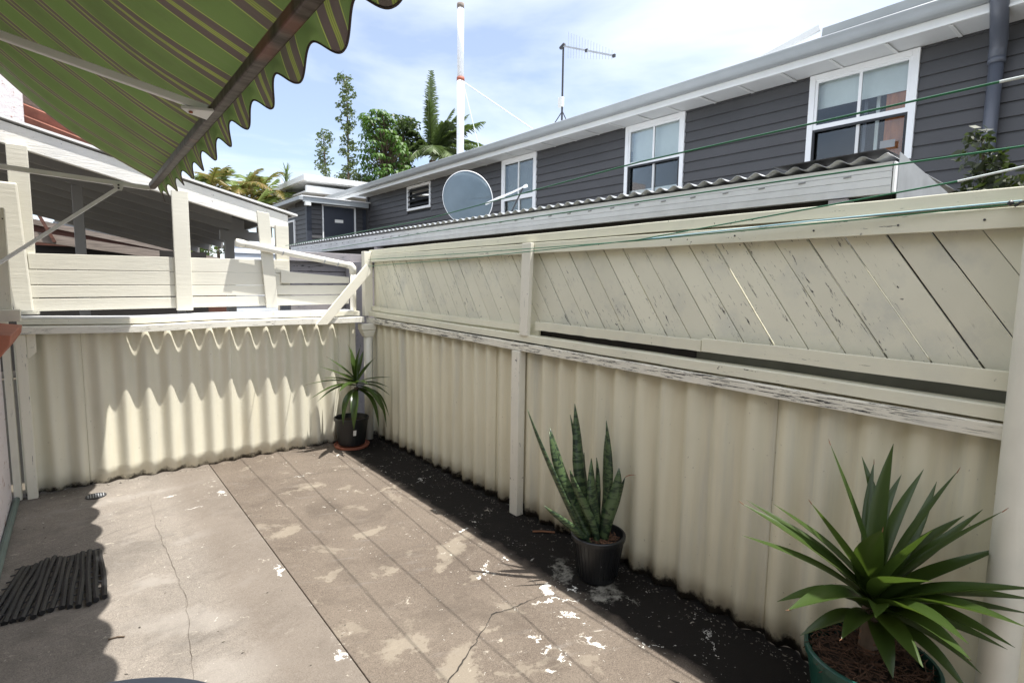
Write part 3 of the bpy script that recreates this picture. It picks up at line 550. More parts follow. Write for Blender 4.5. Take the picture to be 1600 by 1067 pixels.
# ------------------------------------------------------------------ neighbour's shelter behind the back fence
sh = thing('timber_shelter', 'off-white timber shelter with slatted rail and sloping roof behind the back fence', 'shelter', (0.7, 5.5, 0))
for i, (z0, z1, x1) in enumerate([(1.395, 1.487, 2.235), (1.497, 1.588, 2.235), (1.595, 1.705, 1.42), (1.712, 1.83, 1.64)]):
    link('rail_board', MB().hexa([(-.245, 5.47, z0), (x1, 5.47, z0+.03 if i < 2 else z0+.015), (x1, 5.49, z0+.03 if i < 2 else z0+.015), (-.245, 5.49, z0)], [(-.25, 5.47, z1), (x1, 5.47, z1+(.03 if i < 2 else .02)), (x1, 5.49, z1+(.03 if i < 2 else .02)), (-.25, 5.49, z1)]), 'shelter', sh, bevel=.003)
link('rail_board', MB().hexa([(1.56, 5.45, 1.63), (2.235, 5.45, 1.64), (2.235, 5.466, 1.64), (1.56, 5.466, 1.63)], [(1.56, 5.45, 1.745), (2.235, 5.45, 1.70), (2.235, 5.466, 1.70), (1.56, 5.466, 1.745)]), 'shelter', sh, bevel=.003)
link('rail_board', MB().box(1.425, 1.56, 5.47, 5.49, 1.61, 1.72), 'shelter', sh, bevel=.003)
link('post', MB().box(-.325, -.205, 5.492, 5.56, 1.37, 2.62), 'shelter', sh, bevel=.004)
link('side_board', MB().hexa([(-.345, 5.44, 1.39), (-.235, 5.44, 1.39), (-.235, 5.466, 1.39), (-.345, 5.466, 1.39)], [(-.43, 5.44, 2.34), (-.275, 5.44, 2.335), (-.275, 5.466, 2.335), (-.43, 5.466, 2.34)]), 'shelter', sh, bevel=.012)
link('post', MB().box(.69, .812, 5.43, 5.468, 1.385, 2.40), 'shelter', sh, bevel=.004)
link('post', MB().hexa([(1.415, 5.425, 1.40), (1.52, 5.425, 1.40), (1.52, 5.448, 1.40), (1.415, 5.448, 1.40)], [(1.355, 5.425, 2.29), (1.465, 5.425, 2.275), (1.465, 5.448, 2.275), (1.355, 5.448, 2.29)]), 'shelter', sh, bevel=.004)
link('post', MB().box(1.535, 1.655, 5.492, 5.54, 1.5, 2.18), 'shelter', sh, bevel=.004)
zr = lambda x: 2.755 - 0.2505*(x+0.0)       # roof edge height at y = 5.45
def slope_beam(y0, y1, x0, x1, zo0, zo1):
    return MB().hexa([(x0, y0, zr(x0)+zo0), (x1, y0, zr(x1)+zo0), (x1, y1, zr(x1)+zo0), (x0, y1, zr(x0)+zo0)], [(x0, y0, zr(x0)+zo1), (x1, y0, zr(x1)+zo1), (x1, y1, zr(x1)+zo1), (x0, y1, zr(x0)+zo1)])
link('front_beam', slope_beam(5.535, 5.59, -1.3, 1.665, -.215, -.055), 'shelter_beam', sh, bevel=.004)
for yv, xe in ((6.15, 1.0), (6.75, 1.25), (7.4, 1.45), (8.1, 1.45), (8.9, 1.45), (9.8, 1.45), (10.8, 1.45), (11.8, 1.45)):
    link('rafter', slope_beam(yv, yv+.045, -2.3, xe+.3, -.20, -.045), 'rafter', sh, bevel=.003)
link('roof_sheet', slope_beam(5.515, 12.0, -2.3, 1.75, -.035, -.018), 'white_metal', sh)
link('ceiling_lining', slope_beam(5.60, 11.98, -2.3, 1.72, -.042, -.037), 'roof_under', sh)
for x, y, z, w in ((.085, 6.75, 2.25, .085), (1.395, 6.75, 2.3, .09), (1.78, 8.6, 2.2, .09), (1.15, 8.6, 2.3, .09)):
    link('rear_post', MB().box(x-w/2, x+w/2, y, y+.08, 0, zr(x)-.2), 'rafter', sh, bevel=.004)
link('rear_beam', MB().box(1.3, 1.75, 6.74, 6.80, 2.10, 2.20), 'rafter', sh)

# things seen under the shelter
t = thing('red_brown_shed', 'dark red-brown timber shed wall with grey rails, seen under the shelter', 'shed', (0.3, 13, 0))
link('gable_wall', MB().prism([(-1.7, 13.0, 0), (2.8, 13.0, 0), (2.8, 13.0, 1.97), (-.49, 13.0, 2.64), (-1.7, 13.0, 2.56)], (0, .1, 0)), 'redbrown', t)
link('barge_board', MB().prism([(-.56, 12.95, 2.60), (2.45, 12.95, 2.04), (2.45, 12.95, 2.12), (-.56, 12.95, 2.70)], (0, .05, 0)), 'grey_wood', t)
link('grey_rail', MB().prism([(-.48, 12.75, 2.28), (1.37, 12.75, 2.056), (1.37, 12.75, 2.21), (-.48, 12.75, 2.45)], (0, .08, 0)), 'grey_wood', t)
link('upright', MB().beam((-.46, 12.77, 2.91), (-.2, 12.77, 2.28), .05, .14, (0, 1, 0)), 'redbrown', t)
link('dark_infill', MB().box(-1.7, 2.2, 12.85, 12.9, 0, 2.22), 'dark_void', t)
t = thing('white_carport_roof', 'small white metal roof beyond the red-brown shed', 'roof', (0.5, 15, 0))
link('roof_edge', MB().prism([(-.31, 15, 3.40), (1.31, 15, 2.74), (1.31, 15, 2.85), (-.31, 15, 3.52)], (0, .12, 0)), 'white_metal', t)
link('roof_underside', MB().add([(-.31, 15.03, 3.38), (1.31, 15.03, 2.73), (1.2, 16.2, 2.5), (-.2, 16.2, 2.75)], [(0, 1, 2, 3)]), 'galv', t, solid=.01)
for k in range(5): link('purlin', MB().beam((-.25, 15.1+k*.2, 3.25-k*.13), (1.25, 15.1+k*.2, 2.66-k*.04), .04, .04), 'galv', t)
link('end_post', MB().box(-.42, -.30, 15.0, 15.12, 0, 3.45), 'white_metal', t)
t = thing('terrace_house', 'white peeling wall and red tiled roof beyond the shelter at far left', 'house', (-1.7, 15, 0))
link('peeling_wall', MB().box(-3.4, -.58, 15.0, 15.4, 0, 6.0), 'peel', t)
for k in range(9): link('roof_tile_row', MB().beam((-.89, 15.6+k*-.05, 5.95-k*.24), (.9, 15.6+k*-.05, 5.37-k*.24), .3, .2, (0, -.4, 1)), 'tile' if k in (0, 3, 4) else 'grey_wood', t)
link('gable_end', MB().prism([(-.89, 15.9, 3.9), (1.7, 15.9, 3.9), (1.4, 15.9, 4.4), (-.89, 15.9, 5.7)], (0, .3, 0)), 'grey_wood', t)
t = thing('pale_weatherboard_wall', 'pale blue-white weatherboard wall seen past the shelter right end', 'wall', (2.6, 9.8, 0))
for k in range(17): link('weatherboard', MB().hexa([(1.95, 9.80, k*.14), (2.74, 9.80, k*.14), (2.74, 9.86, k*.14), (1.95, 9.86, k*.14)], [(1.95, 9.83, k*.14+.138), (2.74, 9.83, k*.14+.138), (2.74, 9.86, k*.14+.138), (1.95, 9.86, k*.14+.138)]), 'pale_board', t)
# old flaking wall in the corner behind the fences
t = thing('flaking_wall', 'old flaking whitewashed plank wall behind the corner', 'wall', (2.3, 6.3, 0))
for k, (z0, z1) in enumerate([(0, .9), (.91, 1.2), (1.21, 1.48), (1.49, 1.76), (1.77, 1.87)]): link('plank', MB().box(1.9, 2.95, 6.30+.008*(k % 2), 6.35, z0, z1), 'oldwall', t, bevel=.003)
link('coping', MB().box(1.86, 2.98, 6.22, 6.38, 1.875, 1.98), 'oldwall', t, bevel=.004)
link('side_plank', MB().box(2.53, 2.62, 5.47, 6.28, 0, 1.88), 'oldwall', t, bevel=.004)
link('side_plank', MB().box(2.44, 2.53, 5.462, 5.50, 0, 1.86), 'oldwall', t, bevel=.004)

# ------------------------------------------------------------------ own house wall at the left
hw = thing('own_house_wall', 'peeling pinkish white masonry wall at the left edge', 'wall', (-.6, 2, 0))
link('masonry', MB().box(-.75, -.43, -3, 5.28, 0, 3.5), 'peel', hw)
top('window_sill', MB().prism([(-.43, 5.0, 1.345), (-.283, 5.0, 1.325), (-.29, 5.0, 1.275), (-.335, 5.0, 1.20), (-.43, 5.0, 1.20)], (0, -.9, 0)), 'terracotta', 'terracotta brick window sill jutting in at the left edge', 'window sill', bevel=.006)
top('corner_trim', MB().box(-.43, -.335, 5.12, 5.2, 1.40, 2.12), 'paint_z', 'cream corner trim board above the terracotta sill', 'trim board', bevel=.004)
top('trim_block', MB().box(-.43, -.292, 5.06, 5.14, 1.345, 1.425), 'paint_z', 'small cream timber block sitting right above the terracotta sill', 'timber block', bevel=.004)

# ------------------------------------------------------------------ awning
aw = thing('striped_awning', 'green and brown striped canvas awning with scalloped edge and aluminium arms', 'awning', (0, 2, 2.4))
Y0, Y1 = -1.3, 5.12
def xb(y): return 0.545
def zb_(y): return 2.375 - 0.006*max(0, y-2)
rows = []
nx, ny = 16, 130
for i in range(nx+1):
    u = i/nx; row = []
    for j in range(ny+1):
        y = Y0+(Y1-Y0)*j/ny
        x = 0.535-(0.965)*u
        z = 2.434 + .651*u + .05*u*u - .055*math.sin(math.pi*u) + (.012*math.sin(2*math.pi*(y-2.15)/.33)*math.sin(math.pi*u)) + .022*math.sin(y*1.7+u*3)*math.sin(math.pi*u) - .006*max(0, y-2)*(1-u)
        row.append((x, y, z))
    rows.append(row)
link('canopy', MB().grid(rows), 'canopy', aw, smooth=True)
link('front_bar', MB().hexa([(.502, Y0, 2.380), (.547, Y0, 2.380), (.547, Y1, 2.345), (.502, Y1, 2.345)], [(.502, Y0, 2.425), (.547, Y0, 2.425), (.547, Y1, 2.39), (.502, Y1, 2.39)]), 'brown_bar', aw, bevel=.008)
# valance with scallops: tips at y = 2.15 + k*0.33
rows = []; nn = 12; M_ = int((Y1-Y0)/.011)
edge = []
for j in range(M_+1):
    y = Y0+(Y1-Y0)*j/M_; ph = 2*math.pi*(y-2.15)/.33; c = .5+.5*math.cos(ph); drop = .098 + .064*(c**.9)
    row = []
    for i in range(nn+1):
        u = i/nn; out = .034*u**1.3 + .017*math.sin(ph+.9)*u**1.2 + .006*math.sin(y*9)*u
        row.append((.551+out, y + (.022*math.sin(ph)+.034*math.sin(5.2*u+.6))*u, (2.43 - .006*max(0, y-2)) - drop*u*(1+0.06*math.sin(y*2.3))))
    rows.append(row); edge.append(row[-1])
link('valance', MB().grid(rows), 'valance', aw, smooth=True)
link('valance_binding', MB().tube(edge, .0035, 5), simple('brown_binding', (0.06, 0.045, 0.04), 0.9), aw)
# arms
link('arm', MB().beam((-.44, 2.95, 2.625), (.500, 2.735, 2.385), .034, .030), 'alu', aw, bevel=.003)
link('arm_bracket', MB().prism([(.40, 2.75, 2.385), (.505, 2.64, 2.368), (.505, 2.80, 2.368), (.43, 2.80, 2.383)], (0, 0, -.012)), 'alu', aw, bevel=.002)
link('bracket_bolt', MB().tube([(.435, 2.745, 2.366), (.435, 2.745, 2.360)], .008, 8), 'rust', aw)
link('arm', MB().beam((-.44, 5.02, 2.385), (.502, 5.07, 2.345), .022, .034), 'alu', aw, bevel=.003)
link('arm_bracket', MB().prism([(.265, 5.035, 2.352), (.345, 5.035, 2.352), (.325, 5.035, 2.30), (.29, 5.035, 2.30)], (0, .006, 0)), 'alu', aw, bevel=.001)
for z in (2.338, 2.316): link('bracket_bolt', MB().tube([(.306, 5.034, z), (.306, 5.028, z)], .007, 8), 'dark_metal', aw)
link('strut', MB().beam((-.42, 4.98, 1.70), (.30, 5.045, 2.315), .024, .022, (0, 1, 0)), 'alu', aw, bevel=.003)
link('wall_rail', MB().box(-.43, -.39, Y0, Y1, 3.06, 3.13), 'brown_bar', aw)

# ------------------------------------------------------------------ clotheslines
def wire(pts, lab, r=.0028, tails=None, mat='wire', name='clothesline'):
    P = []
    for a, b_ in zip(pts, pts[1:]):
        for i in range(8): t_ = i/8; P.append(tuple(a[k]+(b_[k]-a[k])*t_ for k in range(3)))
    P.append(pts[-1]); mb = MB().tube(P, r, 6)
    if not tails: return top(name, mb, mat, lab, 'clothesline', 'clotheslines strung along the yard')
    t = thing(name, lab, 'clothesline', pts[0], 'clotheslines strung along the yard'); link('line', mb, mat, t); link('bare_end', MB().tube(tails, r*1.15, 6), 'wire_white', t); return t
wire([(1.626, .30, 2.113), (1.626, 1.28, 2.099), (1.626, 2.86, 2.018), (1.60, 5.42, 1.985)], 'green clothesline that runs highest, right across the big window', tails=[(1.626, .30, 2.113), (1.626, .1, 2.115), (1.626, -.6, 2.12)])
wire([(1.88, -.6, 2.03), (1.88, .285, 2.015), (1.88, 1.48, 2.005), (1.88, 3.4, 1.988), (1.95, 5.42, 1.96)], 'green clothesline second from top, running along the carport gutter')
wire([(2.05, .45, 1.972), (2.07, .8, 1.942), (2.13, 1.68, 1.872), (2.25, 3.5, 1.83), (2.36, 5.38, 1.811)], 'green clothesline third from top with a frayed white end at the right', tails=[(2.05, .45, 1.972), (2.05, .31, 1.992), (2.0, -.6, 2.05)])
wire([(2.425, .37, 1.938), (2.40, .9, 1.92), (2.36, 1.86, 1.892), (2.38, 3.6, 1.884), (2.40, 5.34, 1.884)], 'dark green clothesline lying close along the fence top rail')
wire([(2.425, .36, 1.946), (2.40, 1.0, 1.93), (2.36, 1.86, 1.896)], 'pale blue cord beside the lowest clothesline at the right', .003, mat='blue_line', name='blue_cord')
top('red_tape', MB().tube([(2.043, .300, 1.992), (2.036, .22, 2.0)], .008, 8), simple('red_tape_plastic', (.5, .03, .02), .5), 'small red tape wrapped round a clothesline at the right edge', 'tape')
t = thing('line_hook', 'knotted metal hook holding two lines on the fence top rail', 'hook', (2.43, .35, 1.94))
link('hook', MB().tube([(2.432, .33, 1.94), (2.418, .34, 1.945), (2.41, .36, 1.94), (2.42, .375, 1.93)], .004, 6), 'dark_metal', t)
link('knot', MB().lathe((2.415, .385, 1.932), [(.002, 0), (.009, .005), (.009, .012), (.002, .018)], 8), 'dark_metal', t)

# ------------------------------------------------------------------ carport
cp = thing('carport', 'low carport with grey slotted gutter and corrugated roof behind the fence', 'carport', (4, 5, 0))
gy0, gy1 = .845, 9.2
prof = [(2.86, 2.075), (2.80, 2.072), (2.797, 2.102), (2.801, 2.104), (2.797, 2.106), (2.797, 2.136), (2.801, 2.138), (2.797, 2.14), (2.797, 2.165), (2.801, 2.167), (2.797, 2.169), (2.797, 2.192), (2.792, 2.204), (2.806, 2.207), (2.812, 2.2)]
link('gutter', MB().grid([[(x, gy0, z) for x, z in prof], [(x, gy1, z) for x, z in prof]]), 'zinc', cp, solid=.0015)
link('gutter_end_cap', MB().box(2.80, 2.87, gy0-.012, gy0-.002, 2.074, 2.205), 'white_metal', cp, bevel=.003)
y = 1.02; i = 0
while y < 8.9: link('gutter_slot', MB().tube([(2.7955, y-.016, 2.1625), (2.7955, y+.016, 2.1595)], .0035, 6), 'slot', cp); y += .2; i += 1
# corrugated roof
PC = 0.098; n = int((9.25-.86)/PC*10); rows = []
for x, z in ((2.775, 2.232), (4.5, 2.19), (7.95, 2.10)): rows.append([(x, .86+(9.25-.86)*j/n, z-.004+.0115*math.cos(2*math.pi*j*(9.25-.86)/n/PC)) for j in range(n+1)])
link('roof_sheet', MB().grid(rows), 'galv', cp, smooth=True, solid=.002)
link('roof_lining', MB().box(2.88, 7.9, .9, 9.2, 2.04, 2.06), 'dark_void', cp)  # near-black, so the under-roof shade is in its colour
link('dark_gap_beam', MB().box(2.87, 2.92, .86, 9.2, 1.98, 2.19), 'dark_void', cp)  # dark filler added for the shaded gap under the gutter
link('end_flashing', MB().prism([(2.83, .832, 2.247), (3.60, .832, 2.165), (4.3, .832, 1.98), (2.83, .832, 1.98)], (0, -.003, 0)), 'galv', cp)
link('dark_end_sheet', MB().prism([(2.765, .87, 2.256), (2.765, 1.35, 2.250), (3.1, 1.35, 2.25), (3.1, .87, 2.256)], (0, 0, .003)), 'dark_metal', cp)
link('dark_closure', MB().box(3.05, 3.1, .9, 9.2, 0, 2.03), 'dark_void', cp)  # added near-black sheet standing in for the darkness under the carport
for y in (1.0, 5.9, 9.0): link('post', MB().box(2.76, 2.84, y, y+.08, 0, 2.06), 'oldwall', cp)

# satellite dish on the carport roof
sdh = thing('satellite_dish', 'round blue-grey satellite dish with white rim on the carport roof', 'satellite dish', (4.6, 6.9, 2.2))
dc = Vector((4.5, 6.62, 2.87)); nrm = Vector((.80, .52, .30)).normalized()
e1 = Vector((nrm.y, -nrm.x, 0)).normalized(); e2 = nrm.cross(e1)
if e2.z < 0: e2 = -e2
view = dc - Vector((0, 0, 1.65))
mb = MB(); rings = []
Rr = .385
for i in range(9):
    r_ = Rr*i/8; rings.append([tuple(dc + e1*(r_*1.0*math.cos(2*math.pi*k/40)) + e2*(r_*1.0*math.sin(2*math.pi*k/40)) - nrm*(.10*(1-(i/8)**2))) for k in range(41)])
link('reflector', mb.grid(rings), 'dish', sdh, smooth=True, solid=.006, off=0)
link('rim', MB().tube(rings[-1], .007, 6, False), 'frame', sdh)
tip = dc + nrm*.30 + e1*.0 - e2*.16
link('feed_arm', MB().tube([tuple(dc - e2*.36 + nrm*.02), tuple(tip)], .016, 8), 'frame', sdh)
link('feed_head', MB().tube([tuple(tip), tuple(tip+Vector((.03, -.03, .06)))], .035, 10), 'frame', sdh)
link('feed_arm', MB().tube([(4.54, 6.22, 2.76), (4.52, 5.93, 2.80), (4.52, 5.62, 2.84), (4.52, 5.36, 2.885)], [.017, .016, .014, .012], 8), 'frame', sdh)
link('feed_head', MB().tube([(4.52, 5.37, 2.883), (4.52, 5.33, 2.889)], .022, 8), 'frame', sdh)
link('stay', MB().tube([(4.52, 5.40, 2.87), (4.52, 5.66, 2.55), (4.5, 5.86, 2.3)], .010, 6), 'dark_metal', sdh)
link('mount_foot', MB().tube([(4.5, 6.2, 2.42), (4.5, 5.75, 2.30)], .014, 6), 'frame', sdh)
link('mast', MB().tube([(4.75, 6.62, 2.2), (4.72, 6.62, 2.85)], .03, 10), 'galv', sdh)
link('motor_box', MB().box(4.45, 4.6, 5.78, 5.95, 2.22, 2.33), 'dark_metal', sdh, bevel=.01)

# vine behind the fence at right
def leaf_cloud(mb, c, rad, n, size, flat=.5, pts=None):
    for _ in range(n):
        while True:
            p = Vector((rnd(-1, 1), rnd(-1, 1), rnd(-1, 1)))
            if p.length < 1: break
        p = Vector(c) + Vector((p.x*rad[0], p.y*rad[1], p.z*rad[2]))
        leaf_quad(mb, p, size*rnd(.6, 1.3), flat)
def leaf_quad(mb, p, s, flat=.5):
    d = Vector((rnd(-1, 1), rnd(-1, 1), rnd(-1, .6))).normalized(); q = Vector((rnd(-1, 1), rnd(-1, 1), rnd(-.6, 1))).normalized(); w = d.cross(q).normalized()
    mb.add([p, p+d*s*.5+w*s*.28, p+d*s, p+d*s*.5-w*s*.28], [(0, 1, 2, 3)])
t = thing('climbing_vine', 'dark leafy vine growing behind the fence at the right', 'vine', (3.7, .6, 0))
mb = MB()
for c, r_, n_ in (((3.95, .80, 2.42), (.05, .08, .12), 60), ((3.95, .74, 2.27), (.10, .10, .14), 130), ((3.9, .60, 2.18), (.15, .25, .10), 260), ((3.9, .42, 2.30), (.12, .16, .13), 160), ((3.95, .8, 2.52), (.03, .05, .05), 22), ((3.95, .70, 2.36), (.04, .04, .08), 30), ((3.9, .2, 2.25), (.2, .3, .2), 200)): leaf_cloud(mb, c, r_, n_, .055)
link('foliage', mb, 'vine', t); link('stem', MB().tube([(3.95, .6, 0), (3.95, .68, 1.6), (3.97, .78, 2.5)], [.03, .02, .006], 6), 'bark', t)

# ------------------------------------------------------------------ grey weatherboard house
ho = thing('weatherboard_house', 'long charcoal weatherboard house with white eaves above the carport', 'house', (9, 8, 0))
HX = 8.0; HY0, HY1 = -5.0, 17.8
wins = [('big', 2.22, 3.46, 3.235), ('mid', 5.40, 6.635, 3.255), ('far', 9.08, 10.30, 3.26)]
LV = (13.57, 14.95, 3.79, 4.50)
holes = [(w[1], w[2], w[3], 4.53) for w in wins] + [LV]
z = 3.853 - .16*12
while z < 4.52:
    z1 = min(z+.16, 4.522)
    cuts = sorted([h for h in holes if h[2] < z1-.02 and h[3] > z+.02]); ys = HY0
    segs = []
    for h in cuts: segs.append((ys, h[0]+.005)); ys = h[1]-.005
    segs.append((ys, HY1))
    for a, b_ in segs:
        if b_-a < .02: continue
        link('weatherboard', MB().hexa([(HX-.028, a, z), (HX+.03, a, z), (HX+.03, b_, z), (HX-.028, b_, z)], [(HX-.004, a, z1+.003), (HX+.03, a, z1+.003), (HX+.03, b_, z1+.003), (HX-.004, b_, z1+.003)]), 'weatherboard', ho, bevel=.002)
    z += .16
link('lower_wall', MB().box(HX, HX+.2, HY0, HY1, 0, 1.93), 'weatherboard', ho)
# wall core split round the openings
ys = HY0
for a, b_, z0, z1 in sorted(holes):
    link('wall_core', MB().box(HX+.03, HX+.15, ys, a, 1.93, 4.52), 'interior', ho)
    link('wall_core', MB().box(HX+.03, HX+.15, a, b_, 1.93, z0), 'interior', ho); ys = b_
link('wall_core', MB().box(HX+.03, HX+.15, ys, HY1, 1.93, 4.52), 'interior', ho)
link('room_back', MB().box(HX+1.5, HX+1.6, HY0, HY1, 1.9, 4.52), 'interior', ho)
link('room_floor', MB().box(HX+.15, HX+1.5, HY0, HY1, 2.4, 2.5), 'interior', ho)
def window(kind, y0, y1, z0):
    z1 = 4.515; x = HX-.045
    fr_ = MB(); w = .075
    fr_.box(x, HX+.03, y0, y0+w, z0, z1); fr_.box(x, HX+.03, y1-w, y1, z0, z1); fr_.box(x, HX+.03, y0+w, y1-w, z1-w, z1)
    f = link('window', fr_, 'frame', ho, bevel=.004)
    zm = z0+.46*(z1-z0) if kind != 'far' else z0+.30*(z1-z0)
    a, b_ = y0+w, y1-w; s_ = MB(); q = .035; ym = (a+b_)/2
    s_.box(x+.012, x+.045, a, b_, zm-.03, zm+.03); s_.box(x+.015, x+.045, a, a+q, zm+.03, z1-w); s_.box(x+.015, x+.045, b_-q, b_, zm+.03, z1-w)
    s_.box(x+.015, x+.045, a+q, b_-q, z1-w-q, z1-w); s_.box(x+.015, x+.045, ym-.018, ym+.018, zm+.03, z1-w-q)
    link('upper_sash', s_, 'frame', f)
    for u, v in ((a+q, ym-.018), (ym+.018, b_-q)): link('pane', MB().box(x+.028, x+.032, u, v, zm+.03, z1-w-q), 'glass', f)
    s2 = MB(); mt = 'screen' if kind != 'far' else 'frame'
    s2.box(x+.005, x+.03, a, a+.03, z0, zm-.03); s2.box(x+.005, x+.03, b_-.03, b_, z0, zm-.03); s2.box(x+.005, x+.03, a+.03, b_-.03, zm-.06, zm-.03); s2.box(x+.005, x+.03, a+.03, b_-.03, z0, z0+.03)
    link('screen_frame' if kind != 'far' else 'lower_sash', s2, mt, f)
    link('lower_mullion', MB().box(x+.035, x+.06, ym-.018, ym+.018, z0, zm-.03), 'frame' if kind == 'far' else 'soffit', f)
    link('pane', MB().box(x+.062, x+.066, a, b_, z0, zm-.03), 'glass', f)
    fb = {'big': .42, 'mid': .12, 'far': -.05}[kind]; zl = zm + fb*(z1-zm)*1.0
    hb = MB().box(HX+.09, HX+.095, a, b_, zl, z1-.05); link('blind', hb, 'blind', f)
    link('blind_hem', MB().box(HX+.083, HX+.098, a, b_, zl-.022, zl), 'blind', f)
    if kind == 'far': link('lower_blind', MB().box(HX+.10, HX+.105, a, b_, z0, zm-.03), 'blind', f)
    if kind == 'big':
        link('cupboard', MB().box(HX+.12, HX+.16, y0+.09, y0+.36, z0-.1, z1-.1), 'orange_wood', f)
        link('curtain', MB().box(HX+.22, HX+.24, y0+.46, y0+.50, z0-.2, z1), 'blind', f)
        link('vent_plate', MB().box(x-.002, x+.003, y0+.18, y0+.34, z0+.17, z0+.26), 'slot', f)
        link('curtain', MB().box(HX+.22, HX+.24, y0+.60, y0+.64, z0-.2, z1), 'downpipe', f)
    if kind == 'mid': link('inner_sill', MB().box(x+.07, x+.09, a, b_, z0, z0+.12), 'soffit', f)
    return f
for w in wins: window(*w)
# louvre window
y0, y1, z0, z1 = LV; fr_ = MB(); w = .07; x = HX-.04
fr_.box(x, HX+.03, y0, y0+w, z0, z1); fr_.box(x, HX+.03, y1-w, y1, z0, z1); fr_.box(x, HX+.03, y0+w, y1-w, z1-w, z1); fr_.box(x, HX+.03, y0+w, y1-w, z0, z0+w)
f = link('louvre_window', fr_, 'frame', ho, bevel=.004)
for k in range(4): zc = z0+.13+k*.14; link('louvre_blade', MB().hexa([(HX-.05, y0+w, zc-.02), (HX-.045, y0+w, zc-.025), (HX-.045, y1-w, zc-.025), (HX-.05, y1-w, zc-.02)], [(HX+.05, y0+w, zc+.08), (HX+.055, y0+w, zc+.075), (HX+.055, y1-w, zc+.075), (HX+.05, y1-w, zc+.08)]), 'screen', f)
# eaves
prof = [(7.55, 4.62), (7.47, 4.622), (7.44, 4.64), (7.425, 4.68), (7.42, 4.73), (7.405, 4.75), (7.41, 4.765), (7.425, 4.768), (7.43, 4.755)]
link('gutter', MB().grid([[(x, HY0, z) for x, z in prof], [(x, 20.3, z) for x, z in prof]]), 'gutter', ho, smooth=True, solid=.002)
link('fascia', MB().box(7.55, 7.575, HY0, 20.3, 4.527, 4.75), 'fascia', ho, bevel=.003)
link('fascia_bead', MB().box(7.538, 7.549, HY0, 18.5, 4.522, 4.548), 'fascia', ho)
y = -4.8; i = 0
while y < 17.6:
    y2 = min(y+.605, 17.78); o = link('soffit_panel', MB().box(7.577, 7.995, y+.006, y2-.006, 4.524+.004*(i % 2), 4.532+.004*(i % 2)), 'soffit', ho); y = y2; i += 1
y = -4.8
while y < 17.6: link('soffit_joint', MB().box(7.58, 7.99, y-.02, y+.02, 4.512, 4.520), 'fascia', ho); y += .605
link('roof_sheet', MB().hexa([(7.44, HY0, 4.74), (15, HY0, 5.45), (15, 18.6, 5.45), (7.44, 18.6, 4.74)], [(7.44, HY0, 4.757), (15, HY0, 5.47), (15, 18.6, 5.47), (7.44, 18.6, 4.757)]), 'gutter', ho)
link('parapet_roof', MB().hexa([(8.0, -4.9, 4.86), (12, -4.9, 5.2), (12, 3.38, 5.2), (8.0, 3.38, 4.86)], [(7.85, -4.9, 5.12), (12, -4.9, 5.6), (12, 3.3, 5.6), (7.85, 3.3, 5.055)]), 'gutter', ho)
link('parapet_flashing', MB().beam((7.66, 4.15, 4.80), (7.86, 3.34, 5.075), .05, .07), 'fascia', ho)
link('parapet_flashing', MB().beam((7.62, 4.52, 4.80), (7.68, 4.3, 4.82), .05, .03), 'dark_metal', ho)
# downpipe with swan neck
dp = link('downpipe', MB().tube([(7.90, 1.50, 1.95), (7.90, 1.50, 4.14)], .066, 16), 'downpipe', ho, smooth=True)
link('swan_neck', MB().tube([(7.90, 1.50, 4.12), (7.90, 1.50, 4.22), (7.86, 1.49, 4.30), (7.70, 1.47, 4.42), (7.58, 1.455, 4.50), (7.50, 1.45, 4.60), (7.49, 1.45, 4.68)], .078, 16), 'downpipe', ho, smooth=True)
link('pipe_collar', MB().tube([(7.90, 1.50, 4.10), (7.90, 1.50, 4.16)], .080, 16), 'downpipe', ho, smooth=True)
link('corner_stop', MB().box(7.93, 8.0, 17.66, 17.79, 1.9, 4.52), 'weatherboard', ho)
# rear wing
rw = thing('rear_wing', 'small charcoal lean-to wing with a dark blue door beside the long house', 'building', (7, 18.5, 0))
for k in range(18):
    z = 1.55+k*.15
    for a, b_ in ((6.07, 6.42), (7.56, 7.80)): link('weatherboard', MB().hexa([(a, 17.775, z), (b_, 17.775, z), (b_, 17.82, z), (a, 17.82, z)], [(a, 17.80, z+.148), (b_, 17.80, z+.148), (b_, 17.82, z+.148), (a, 17.82, z+.148)]), 'weatherboard' if a > 7 else 'dark_board', rw) if False else link('weatherboard', MB().hexa([(a, 17.775, z), (b_, 17.775, z), (b_, 17.82, z), (a, 17.82, z)], [(a, 17.80, z+.148), (b_, 17.80, z+.148), (b_, 17.82, z+.148), (a, 17.82, z+.148)]), 'weatherboard', rw)
    link('weatherboard', MB().hexa([(5.935, 17.9, z), (5.98, 17.9, z), (5.98, 18.95, z), (5.935, 18.95, z)], [(5.955, 17.9, z+.148), (5.98, 17.9, z+.148), (5.98, 18.95, z+.148), (5.955, 18.95, z+.148)]), 'weatherboard', rw)
link('corner_board', MB().box(5.92, 6.07, 17.76, 17.9, 1.9, 4.12), 'dark_trim', rw)
link('wall_core', MB().box(5.98, 7.95, 17.83, 21, 0, 4.12), 'dark_trim', rw)
d = link('door', MB().box(6.46, 7.50, 17.79, 17.825, 1.4, 4.10), 'dark_trim', rw)
link('notice_plate', MB().box(6.84, 7.12, 17.782, 17.789, 3.59, 3.69), 'label', d)
fr_ = MB(); fr_.box(6.42, 6.46, 17.76, 17.825, 1.9, 4.13); fr_.box(7.50, 7.55, 17.76, 17.825, 1.9, 4.13); fr_.box(6.46, 7.50, 17.76, 17.825, 4.10, 4.13); link('door_frame', fr_, 'frame', rw)
link('side_window_frame', MB().box(5.90, 5.95, 18.96, 19.06, 2.0, 3.7), 'frame', rw); link('side_window_head', MB().box(5.90, 5.95, 19.06, 19.7, 3.64, 3.7), 'frame', rw)
